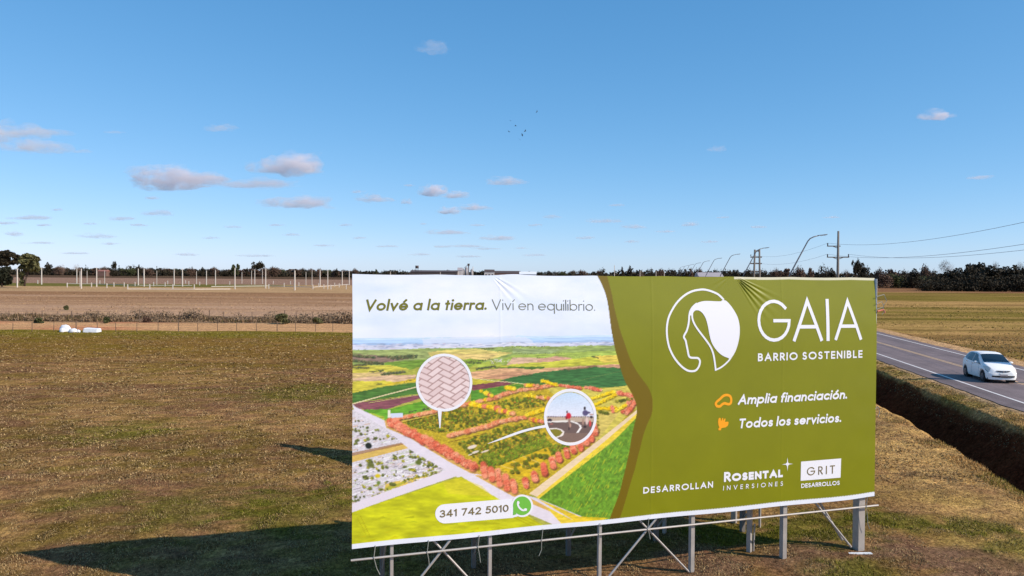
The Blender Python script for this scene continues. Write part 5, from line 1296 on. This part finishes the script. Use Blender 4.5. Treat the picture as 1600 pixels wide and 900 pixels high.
# ------------------------------------------------------------------ wire fences
def wire_fence(label, xs, ytop, ybase, heights, nwires, wr_, pw):
    pts = [G(x, ybase + (x - 270) * .0005) for x in xs]; c = pts[len(pts) // 2]
    root = empty("wire_fence", (c[0], c[1], 0), 0, label=label, cat="fence"); off = Vector((c[0], c[1], 0))
    rr = random.Random(int(ybase)); meshes = []
    h0 = atY(xs[0], ytop, pts[0][1])[2]
    for i, p in enumerate(pts):
        h = h0 * rr.uniform(.9, 1.05) * (1.15 if i % 5 == 0 else 1); w = pw * (1.5 if i % 5 == 0 else 1)
        m = MB(); m.tube([(0, 0, -.2), (rr.uniform(-.04, .04), 0, h)], [w, w * .85], 6)
        o = m.build("post", WOODP, root); o.location = (p[0] - c[0], p[1] - c[1], 0)
    for k in range(nwires):
        z = h0 * (.2 + .75 * k / max(1, nwires - 1)); m = MB(); m.tube([(p[0] - c[0], p[1] - c[1], z) for p in pts], wr_, 4); m.build("wire", WIRE, root)
wire_fence("near wire fence along the lawn edge in front of the dirt strip", [-45, -12, 20, 50, 84, 119, 152, 181, 214, 247, 279, 309, 340, 370, 401, 433, 462, 493, 520, 552, 584], 503, 518, None, 4, .005, .036)
wire_fence("far wire fence rising behind the band of dry weeds", [-30, 14, 41, 66, 90, 112, 135, 154, 171, 197, 218, 235, 254, 281, 303, 327, 349, 373, 394, 420, 445, 463, 488, 512, 530, 556], 486, 500, None, 4, .006, .05)

# ------------------------------------------------------------------ white posts of the new plots
def tall_post(x, yb, yt, wpx, label, group):
    p = G(x, yb); h = atY(x, yt, p[1])[2]; k = p[1] / FPX; r = wpx * k / 2 * .8
    m = MB(); m.tube([(0, 0, -.3), (0, 0, h * .5), (0, 0, h)], [r * 1.05, r * .95, r * .8], 8); m.tube([(0, 0, h), (0, 0, h + .12)], [r * .6, r * .35], 6)
    o = m.build("concrete_pole", CONC); o.location = (p[0], p[1], 0); tag(o, label, "pole", group); return o
tp_ = [(27, 449, 420, 2.4), (65, 444.5, 418.5, 2.2), (120, 443, 420, 1.8), (127, 451, 420, 2.3), (151, 448.5, 418.5, 2.2), (216, 446, 420, 2.0), (225, 447.5, 420.5, 2.6), (272, 446, 420, 2.0), (285, 447.5, 420, 2.4),
       (322.5, 445.5, 423, 1.8), (336.6, 446, 422, 1.9), (367, 452, 419, 2.2), (398, 444.5, 421, 1.7), (415, 450.5, 420, 2.2), (460.5, 453.5, 423, 3.0), (500, 447, 421.5, 2.0), (512, 452, 422, 1.9), (534.6, 446, 423.5, 1.7), (545.6, 445, 423, 1.7)]
GRP = "tall white concrete poles of the plots behind the fence"
near_lab = {27: "leftmost tall white pole, right of the bushy tree", 65: "tall white pole between the forked tree and the dark rounded horizon tree", 127: "tall thick white pole of the close pair beside the low kerb",
            151: "tall white pole just right of the close pair", 367: "tall white pole with lowest base midway between small pair and umbrella tree", 460.5: "thickest tall white pole in front of the brown field", 415: "tall white pole under the umbrella-shaped horizon tree", 285: "tall white pole rightmost of the first cluster"}
ORD_ = 'first second third fourth fifth sixth seventh eighth ninth tenth eleventh twelfth thirteenth fourteenth fifteenth sixteenth seventeenth eighteenth nineteenth twentieth'.split()
for x, yb, yt, w in tp_: tall_post(x, yb, yt, w, near_lab.get(x, "tall white concrete pole in the new plots, " + ORD_[tp_.index((x, yb, yt, w))] + " from the left edge"), GRP)
TH_ = ((125, 448, 424), (136, 443, 423), (163.5, 444, 423), (245, 446, 423), (307, 444, 424), (378, 443, 425), (393, 444.5, 423), (410, 443.5, 421), (478, 446, 425), (487.5, 446, 422.5), (32, 440, 420))
TX_ = sorted(q[0] for q in TH_)
for x, yb, yt in TH_:
    tall_post(x, yb, yt, 1.1, "thin pale pole farther back in the new plots, " + ordn(TX_.index(x)) + " from the left edge", "thin pale poles farther back")
for x, yt in ((610, 424), (688, 425), (739, 416.5), (716, 424), (960, 414.5), (1000, 423), (1025, 424), (757, 427), (1038, 424.5)):
    p = atY(x, 430, 330); h = atY(x, yt, 330)[2]; m = MB(); m.tube([(0, 0, -.2), (0, 0, h)], [.16, .12], 6); o = m.build("concrete_pole", CONC); o.location = (p[0], 330, 0)
    tag(o, "pale pole tip showing over the billboard's top edge, " + ordn(sorted((610, 688, 739, 716, 960, 1000, 1025, 757, 1038)).index(x)) + " from its left end", "pole", "pole tips over the billboard")
MS = MB(); MS.box((0, 0, .8), (.28, .28, 1.9)).add([(-.14, -.14, 1.75), (.14, -.14, 1.75), (.14, .14, 1.75), (-.14, .14, 1.75), (0, 0, 1.9)], [(0, 1, 4), (1, 2, 4), (2, 3, 4), (3, 0, 4)])
short_me = mesh("short_post", MS.v, MS.f)
SP_ = [(59, 443.5), (105, 449), (143, 448.5), (156, 444), (167, 450), (178, 448), (194, 448), (199.5, 452), (211, 447), (234, 451.5), (240, 447), (258, 447.5), (262, 444), (270, 452), (295, 445), (303.5, 452), (312, 446), (359, 445), (420, 451), (427, 444), (444, 448.5), (454, 444.5), (467, 447), (489, 452), (498, 449), (506, 451), (517, 452), (523, 448), (530, 449), (541, 452), (290, 443)]
SX_ = sorted(q[0] for q in SP_)
for i, (x, yb) in enumerate(SP_):
    p = G(x, yb); o = link("short_post", short_me, CONC); o.location = (p[0], p[1], 0); tag(o, "short white concrete post of the new plots, " + ordn(SX_.index(x)) + " from the left edge", "post", "short white posts among the poles")
def kerb(pts, w, h, label):
    P = [G(x, y) for x, y in pts]; m = MB()
    for a, b3 in zip(P[:-1], P[1:]): m.beam((a[0], a[1], h / 2 - .05), (b3[0], b3[1], h / 2 - .05), w, h)
    c = P[0]; o = m.build("kerb", CONC); tag(o, label, "kerb")
kerb([(199, 452), (235, 452), (304, 452.3), (360, 452)], .25, .3, "long low white kerb in front of the posts in the middle")
kerb([(104, 443.5), (145, 443.8), (215, 446), (300, 446.5)], .25, .28, "low white kerb running back towards the left conifers")
kerb([(330, 448), (420, 447), (489, 449), (545, 444.5)], .25, .28, "low white kerb bending up towards the billboard edge")
kerb([(135, 428.6), (200, 429.4)], .5, .8, "very far pale kerb line below the left tree clump")

# white bags and block by the fence
BAG = mat("white_sack", L4(226, 226, 228), .8, noise=.1, nscale=3)
def sack(x, y, w, h, seed, label, grp=None):
    p = G(x, y); k = p[1] / FPX; rr = random.Random(seed); V, F = [], []; n, m_ = 12, 7
    for i in range(m_):
        ph = math.pi / 2 * i / (m_ - 1)
        for j in range(n):
            a = 2 * math.pi * j / n; r = math.cos(ph) ** .6 * (1 + .22 * (vnoise(j * .9, i + seed) - .5)); V.append((w * k / 2 * r * math.cos(a), w * k * .3 * r * math.sin(a), h * k * math.sin(ph) ** .8 * (1 + .2 * (float(vnoise(j * .7, seed + 3)) - .5))))
    F = [(i * n + j, i * n + (j + 1) % n, (i + 1) * n + (j + 1) % n, (i + 1) * n + j) for i in range(m_ - 1) for j in range(n)]
    o = link("sack", mesh("sack", V, F, True), BAG); o.location = (p[0], p[1], -.02); tag(o, label, "sack", grp)
sack(102, 518, 18, 11, 1, "tallest white bulging sack of the heap by the near wire fence")
sack(97, 518.5, 9, 6, 4, "small white sack at the left foot of the tallest sack")
sack(114, 519, 14, 6, 2, "middle low white sack lying right of the tallest one")
sack(122, 519, 8, 4, 3, "smallest flat white sack closing the heap on the right")
p = G(144, 519); k = p[1] / FPX
bm_ = MB(); w_, h_ = 23 * k, 7 * k
bm_.add([(-w_ / 2, -.5, 0), (w_ / 2, -.5, 0), (w_ / 2, .5, 0), (-w_ / 2, .5, 0), (-w_ / 2 * .92, -.42, h_ * .95), (w_ / 2 * .98, -.42, h_ * .82), (w_ / 2 * .98, .42, h_ * .82), (-w_ / 2 * .92, .42, h_)], [(0, 1, 5, 4), (1, 2, 6, 5), (2, 3, 7, 6), (3, 0, 4, 7), (4, 5, 6, 7)])
o = bm_.build("foam_block", BAG); o.location = (p[0], p[1], 0); tag(o, "long white box-like block lying right of the white sacks", "block")
bv_ = o.modifiers.new("b", 'BEVEL'); bv_.width = .06

# ------------------------------------------------------------------ lamps, power poles, wires
def lamp(Y, label, group=None, sc=1.0):
    off = 15.75; X = (off + UX * Y) / UY
    root = empty("street_lamp", (X, Y, .35), 0, label=label, cat="street lamp", group=group)
    r = .075
    MB().tube([(-.35, 0, -.8), (-.33, 0, 3.6), (-.15, 0, 5.2), (.3, 0, 6.4), (2.3, 0, 10.2), (2.55, 0, 10.5), (2.95, 0, 10.7), (3.5, 0, 10.85)], [.11, .10, .095, .085, .07, .065, .06, .055], 8).build("pole", LAMPST, root, True)
    MB().box((3.95, 0, 10.92), (1.0, .28, .09), ((.99, 0, .12), (0, 1, 0), (-.12, 0, .99))).build("lamp_head", LAMPST, root)
    MB().box((4.05, 0, 10.86), (.6, .2, .04), ((.99, 0, .12), (0, 1, 0), (-.12, 0, .99))).build("diffuser", WHITE, root)
lab = ["nearest street lamp, tall leaning arm left of the power pole", "second street lamp, arm leaning over the twin-legged pylon", "third street lamp counted from the power pole, left of the pylon", "fourth street lamp down the road"]
Ys = [90, 132, 172, 213, 253, 293, 333, 373, 413]
for i, Y in enumerate(Ys): lamp(Y, lab[i] if i < 4 else "small distant street lamp leaning over the far road", None if i < 4 else "distant street lamps down the road")

WIREB = mat("overhead_wire", L4(120, 110, 116), .7)
def power_pole(Y, label):
    off = 30.9; X = (off + UX * Y) / UY; root = empty("power_pole", (X, Y, 0), -A_, label=label, cat="power pole")
    MB().tube([(0, 0, -.3), (0, 0, 7), (0, 0, 14)], [.26, .22, .16], 8).build("pole", CONC_D, root, True)
    for z, l0, l1 in ((11.55, -1.7, .35), (9.75, -1.7, 1.7)):
        m = MB(); m.beam((l0, 0, z), (l1, 0, z), .16, .16); m.beam((l0 * .5, 0, z - .02), (0, 0, z - .35), .1, .1)
        if l1 > 1: m.beam((l1 * .5, 0, z - .02), (0, 0, z - .35), .1, .1)
        m.build("crossarm", CONC_D, root)
        for q in ((l0 + .08,) if l1 < 1 else (l0 + .08, l1 - .08)):
            MB().tube([(q, 0, z + .06), (q, 0, z + .2), (q, 0, z + .26), (q, 0, z + .5)], [.05, .12, .08, .11], 8).build("insulator", DARKST, root, True)
    return X, Y
power_pole(130, "tall concrete power pole with two crossarms right of the nearest street lamp")
power_pole(42, "nearest power pole beyond the right edge of the picture")
# twin legged pylon
Y = 224; X = (30.9 + UX * Y) / UY; root = empty("twin_pole", (X, Y, 0), -A_, label="dark twin-legged concrete pylon with three crossarms behind the second street lamp", cat="power pole")
for sd in (-1, 1): MB().tube([(sd * .9, 0, -.3), (sd * .62, 0, 14)], [.3, .24], 8).build("leg", CONC_D, root, True)
for z in (13.6, 11.9, 10.1, 7.9): MB().beam((-1.8 if z < 13 else -.8, 0, z), (1.3 if z < 13 else .8, 0, z), .3, .35).build("crossarm", CONC_D, root)
for z in (12.2, 10.4): MB().tube([(-1.7, 0, z), (-1.7, 0, z + .4)], [.12, .1], 8).build("insulator", DARKST, root)
def wire(a, b3, sag, label):
    a = np.array(a); b3 = np.array(b3); m = MB(); pts = []
    for k in range(25):
        q = k / 24; p = a * (1 - q) + b3 * q; p[2] -= 4 * sag * q * (1 - q); pts.append(p)
    m.tube(pts, .016, 4); o = m.build("overhead_wire", WIREB); tag(o, label, "cable")
def pp(Y, dx, z):
    X = (30.9 + UX * Y) / UY; return (X + dx * UY, Y - dx * UX, z)
wire(pp(130, -1.62, 12.05), pp(42, -1.62, 12.05), 1.5, "highest overhead wire running right from the cross-armed pole")
wire(pp(130, -1.62, 10.25), pp(42, -1.62, 10.25), 1.4, "left one of the two lower overhead wires right of the cross-armed pole")
wire(pp(130, 1.62, 10.25), pp(42, 1.62, 10.25), 1.4, "right one of the two lower overhead wires right of the cross-armed pole")
wire(pp(130, -1.62, 12.05), pp(224, -1.7, 12.6), 1.3, "upper wire between the cross-armed pole and the twin-legged pylon")
wire(pp(130, -1.62, 10.25), pp(224, -1.7, 10.8), 1.3, "lower wire between the cross-armed pole and the twin-legged pylon")

# ------------------------------------------------------------------ far buildings
ROOFM = mat("grey_sheet_roof", L4(170, 160, 160), .6, noise=.08, nscale=.2); SHED = mat("dark_shed", L4(84, 70, 66), .8, noise=.15, nscale=.15)
PALE = mat("pale_wall", L4(206, 196, 190), .8, noise=.06, nscale=.2); BRICKW = mat("brown_wall", L4(120, 90, 78), .85, noise=.15, nscale=.3); WIN = mat("dark_window", L4(40, 40, 46), .3)
def building(x0, x1, ytop, Y, wallm, roofm, label, cat="building", roof_h=.25, depth=14, nwin=0, name="farm_building", eave=None):
    a = atY(x0, ytop, Y); b3 = atY(x1, ytop, Y); h = a[2]; w = b3[0] - a[0]; root = empty(name, ((a[0] + b3[0]) / 2, Y, 0), 0, label=label, cat=cat)
    he = h * (1 - roof_h); MB().box((0, depth / 2, he / 2 - .5), (w, depth, he + 1)).build("wall", wallm, root)
    m = MB(); e = .4
    m.add([(-w / 2 - e, -e, he), (w / 2 + e, -e, he), (w / 2 + e, depth + e, he), (-w / 2 - e, depth + e, he), (-w / 2 - e, depth / 2, h), (w / 2 + e, depth / 2, h)], [(0, 1, 5, 4), (2, 3, 4, 5), (0, 4, 3), (1, 2, 5), (3, 2, 1, 0)])
    m.build("roof", roofm, root)
    for k in range(nwin):
        q = -w / 2 + w * (k + .5) / nwin; MB().box((q, -.06, he * .55), (w / nwin * .4, .12, he * .3)).build("window", WIN, root)
    return root
building(641, 714, 422, 1000, SHED, SHED, "long dark industrial shed showing over the billboard", depth=30, nwin=14, roof_h=.2)
building(715, 722, 418, 1010, PALE, ROOFM, "narrow pale block at the right end of the long dark shed", depth=10)
building(757, 772, 421, 1000, PALE, SHED, "small pale building between the silos and the brown works", depth=12, nwin=3)
building(766, 813, 423, 1020, BRICKW, SHED, "long brown works building over the billboard", depth=20, nwin=9)
building(812, 838, 424.3, 900, WHITE, WHITE, "low white hall over the billboard", depth=14, roof_h=.3)
building(1093, 1130, 425.5, 480, PALE, ROOFM, "shed with long pale grey roof over the green panel", depth=12, roof_h=.3)
building(92, 97, 424.6, 1340, PALE, WHITE, "tiny white house left of the pinkish leafless tree", "house", depth=8)
building(110, 115, 424.4, 1340, WHITE, WHITE, "tiny white house beneath the pinkish leafless tree", "house", depth=8)
building(152, 166, 421.5, 1050, BRICKW, mat("tile_roof", L4(150, 100, 86), .8), "low house with reddish roof left of the tall narrow pine", "house", depth=10)
building(337, 341, 424.6, 1340, WHITE, WHITE, "tiny white house between the poles left of the umbrella tree", "house", depth=8)
building(446, 450, 425, 1340, WHITE, WHITE, "tiny white house behind the thickest white pole", "house", depth=8)
building(490, 500, 425.6, 1340, WHITE, ROOFM, "tiny white house left of the billboard", "house", depth=8)
# elevated tank
p = atY(651.5, 430, 985); ht = atY(651.5, 415, 985)[2]; hb = atY(651.5, 419.2, 985)[2]
root = empty("water_tank", (p[0], 985, 0), 0, label="small elevated water tank on legs over the long dark shed", cat="water tank")
MB().tube([(0, 0, hb), (0, 0, ht)], 2.1, 12).build("tank", SHED, root, True)
for sx_ in (-1, 1):
    for sy in (-1, 1): MB().beam((sx_ * 1.5, sy * 1.5, 0), (sx_ * 1.2, sy * 1.2, hb), .3, .3).build("leg", DARKST, root)
# silos
SILO = mat("silo_steel", L4(150, 144, 144), .6, .2, noise=.1, nscale=.2)
for x, yt, w, lab in ((724, 419.5, 4, "left stubby grain silo beside the grain elevator tower"), (728.5, 416.5, 4.5, "middle grain silo touching the elevator tower"), (737, 420, 4, "right stubby grain silo behind the pale pole tip")):
    p = atY(x, 430, 1040); h = atY(x, yt, 1040)[2]; r = w * 1040 / FPX / 2; root = empty("silo", (p[0], 1040, 0), 0, label=lab, cat="silo")
    MB().tube([(0, 0, 0), (0, 0, h * .85)], r, 14).build("drum", SILO, root, True); MB().tube([(0, 0, h * .85), (0, 0, h)], [r * 1.04, r * .15], 14).build("cone_roof", SILO, root)
p = atY(732, 430, 1030); h = atY(732, 412.3, 1030)[2]; root = empty("elevator_tower", (p[0], 1030, 0), 0, label="slim grain elevator tower rising above the silos", cat="tower")
MB().box((0, 0, h / 2), (1.6, 1.6, h)).build("shaft", SILO, root); MB().box((0, 0, h - 1), (2.8, 2.4, 2.6)).build("head_house", SHED, root); MB().beam((0, 0, h - .5), (-6, 0, h * .72), .5, .5).build("chute", SILO, root)
for x, yt in ((707, 424), (748, 425), (776, 424)): pass

# ------------------------------------------------------------------ birds
BIRD = mat("bird_plumage", L4(50, 66, 84), .8)
for i, (x, y, rz) in enumerate(((797.9, 188.8, .3), (805, 196.8, 1.5), (795, 206, .8), (820, 204.7, 2.2), (811.8, 218.4, .1), (815.3, 211, 1.1), (838.8, 174.2, 2.7))):
    p = atY(x, y, 170); V = [(0, .22, 0), (.05, 0, .03), (-.05, 0, .03), (0, -.28, 0), (0, 0, -.05), (.38, .04, .12), (.3, -.1, .1), (-.38, .04, .12), (-.3, -.1, .1), (.08, -.36, 0), (-.08, -.36, 0)]
    F = [(0, 1, 2), (0, 4, 1), (0, 2, 4), (1, 3, 2), (1, 4, 3), (2, 3, 4), (1, 5, 6), (1, 6, 3), (2, 8, 7), (2, 3, 8), (3, 9, 10)]
    me = bpy.data.meshes.get("bird") or mesh("bird", V, F)
    o = link("bird", me, BIRD); o.location = tuple(p); o.rotation_euler = (.1, .2 * i, rz)
    lbs = ["tiny dark bird, upper left one of the loose flock", "tiny bird second from top in the flock's left part", "tiny dark bird farthest left in the flock", "tiny bird at the right of the close group", "tiny dark bird lowest of the flock", "tiny bird just above the lowest one", "single tiny bird high and right of the flock"]
    tag(o, lbs[i], "bird")

# ------------------------------------------------------------------ clouds
def cloud_mat(name, dens):
    m = bpy.data.materials.new(name); m.use_nodes = True; t2 = m.node_tree; t2.nodes.clear()
    o = t2.nodes.new("ShaderNodeOutputMaterial"); v = t2.nodes.new("ShaderNodeVolumePrincipled")
    v.inputs["Color"].default_value = (1.0, .945, .965, 1); v.inputs["Density"].default_value = dens; v.inputs["Anisotropy"].default_value = .1
    tc = t2.nodes.new("ShaderNodeTexCoord"); n = t2.nodes.new("ShaderNodeTexNoise"); n.inputs["Scale"].default_value = .0042 if dens > .0006 else .006; n.inputs["Detail"].default_value = 5; n.inputs["Roughness"].default_value = .65
    mp = t2.nodes.new("ShaderNodeMapping"); mp.inputs["Scale"].default_value = (1, 1, 1.8); t2.links.new(tc.outputs["Object"], mp.inputs[0]); t2.links.new(mp.outputs[0], n.inputs["Vector"])
    mr = t2.nodes.new("ShaderNodeMapRange"); mr.inputs[1].default_value = .40; mr.inputs[2].default_value = .62; mr.inputs[3].default_value = dens * .12; mr.inputs[4].default_value = dens * 3.2
    t2.links.new(n.outputs[0], mr.inputs[0]); t2.links.new(mr.outputs[0], v.inputs["Density"])
    t2.links.new(v.outputs[0], o.inputs["Volume"]); return m
def cloud(x, y, w, h, tau, seed, label, group=None):
    base_alt = 1150.0; d = ray(x, y + h / 2); Y = d[1] * (base_alt - CAM_H) / d[2] if d[2] > 0 else 30000
    Y = min(Y, 26000); c = atY(x, y, Y); k = Y / FPX; rx, rz_ = w * k / 2, h * k / 2
    import bmesh
    bm = bmesh.new(); bmesh.ops.create_icosphere(bm, subdivisions=5, radius=1.0); rg = random.Random(seed)
    co = np.array([v.co for v in bm.verts]); r = np.ones(len(co))
    n1 = fbm(co[:, 0] * 1.6 + seed, co[:, 2] * 1.3 + co[:, 1] * 1.9 + 3, seed, 4); n2 = fbm(co[:, 0] * 4.5 + seed, co[:, 2] * 3 + co[:, 1] * 5, seed + 9, 3)
    r = .15 + 1.35 * n1 + .55 * (n2 - .5)
    co = co * r[:, None]; co[:, 2] = np.where(co[:, 2] < 0, co[:, 2] * .55, co[:, 2] * (1 + .5 * (n1 - .5)))
    co[:, 2] += .18 * co[:, 0] * rg.uniform(-1, 1)
    co /= np.abs(co).max(0)
    co *= np.array((rx * 1.08, rx * .7, rz_ * 1.2))
    for v, q in zip(bm.verts, co): v.co = q
    me = bpy.data.meshes.new("cloud"); bm.to_mesh(me); bm.free()
    o = link("cloud", me, cloud_mat("cloud_vapour", tau * .85 / max(rx, 60.0))); o.location = tuple(c); tag(o, label, "cloud", group)
WG = "tiny faint cloud wisps low over the horizon"; WL_ = "tiny faint cloud wisp low over the horizon"
CL = [(45, 208, 118, 26, .9, "upper lobe of the wide pinkish cloud at the left edge"), (52, 231, 96, 26, .7, "lower lobe of the wide pinkish cloud at the left edge"), (-12, 212, 80, 40, .8, "pinkish cloud cut by the left edge"),
 (275, 284, 146, 38, 1.9, "largest bright cloud low in the left sky"), (402, 289, 112, 15, .9, "long thin cloud right of the largest cloud"), (450, 262, 108, 38, 1.5, "triangular cloud above the long thin cloud"),
 (470, 319, 108, 22, 1.3, "lens-shaped cloud below the triangular cloud"), (583, 312, 58, 15, .9, "small cloud midway left of the twin puffs"), (676, 300, 44, 18, 1.2, "left puff of the puffs above the billboard"), (714, 306, 44, 13, 1.0, "right puff of the puffs above the billboard"),
 (702, 331, 34, 13, 1.0, "small round cloud below the puffs"), (740, 325, 50, 12, 1.0, "flat cloud touching the small round cloud"), (793, 285, 56, 15, 1.0, "cloud highest and farthest right above the billboard photo"), (700, 364, 62, 8, .9, "flat streak of cloud low over the billboard"),
 (779, 373, 50, 9, .9, "low flat cloud right of the streak"), (345, 201, 52, 12, .35, "very faint pink wisp high above the triangular cloud"), (180, 207, 34, 6, .3, "faint thin wisp right of the left edge cloud"), (128, 237, 30, 8, .3, "faint wisp trailing the left edge cloud"),
 (676, 77, 50, 22, .28, "faint high wisp near the top middle of the sky"), (1465, 182, 50, 20, .9, "small bright wisp alone in the right sky"), (1117, 234, 30, 10, .3, "faint pinkish wisp right of the birds"), (47, 341, 60, 8, .6, "flat grey cloud low at the left"), (247, 334, 46, 9, .5, "greyish small cloud under the largest cloud")]
for i, (x, y, w, h, tau, l) in enumerate(CL): cloud(x, y, w * 1.18, h * 1.2, tau, 11 + i * 3, l)
for i, (x, y, w, h) in enumerate([(155, 370, 62, 9), (25, 366, 34, 9), (193, 342, 38, 6), (365, 355, 26, 5), (635, 316, 16, 9), (946, 346, 50, 7), (990, 355, 36, 7), (1080, 351, 28, 7), (862, 339, 28, 6), (960, 321, 26, 4), (1185, 355, 22, 4), (455, 367, 30, 5), (1530, 278, 34, 6), (720, 385, 70, 5), (760, 389, 40, 4), (290, 398, 34, 5), (90, 328, 20, 4), (835, 352, 20, 4), (662, 350, 12, 4), (400, 400, 60, 4), (1040, 362, 30, 4), (215, 352, 30, 4), (60, 380, 50, 4), (118, 396, 44, 4), (505, 384, 30, 4), (560, 372, 22, 4), (745, 352, 26, 4), (815, 388, 30, 3), (1300, 340, 26, 4), (915, 372, 26, 4), (10, 349, 30, 5), (70, 352, 24, 4), (140, 350, 26, 4), (175, 381, 30, 4), (330, 372, 24, 4), (430, 352, 26, 4), (540, 352, 22, 4), (605, 385, 34, 4), (655, 398, 34, 4), (690, 386, 24, 4), (735, 401, 40, 4), (835, 399, 34, 4), (985, 378, 24, 4), (1110, 378, 26, 4), (560, 300, 20, 5), (640, 290, 16, 4), (1130, 340, 20, 4), (240, 310, 22, 5)]):
    cloud(x, y, w * 1.2, h * 1.25, .55, 200 + i, WL_, WG)
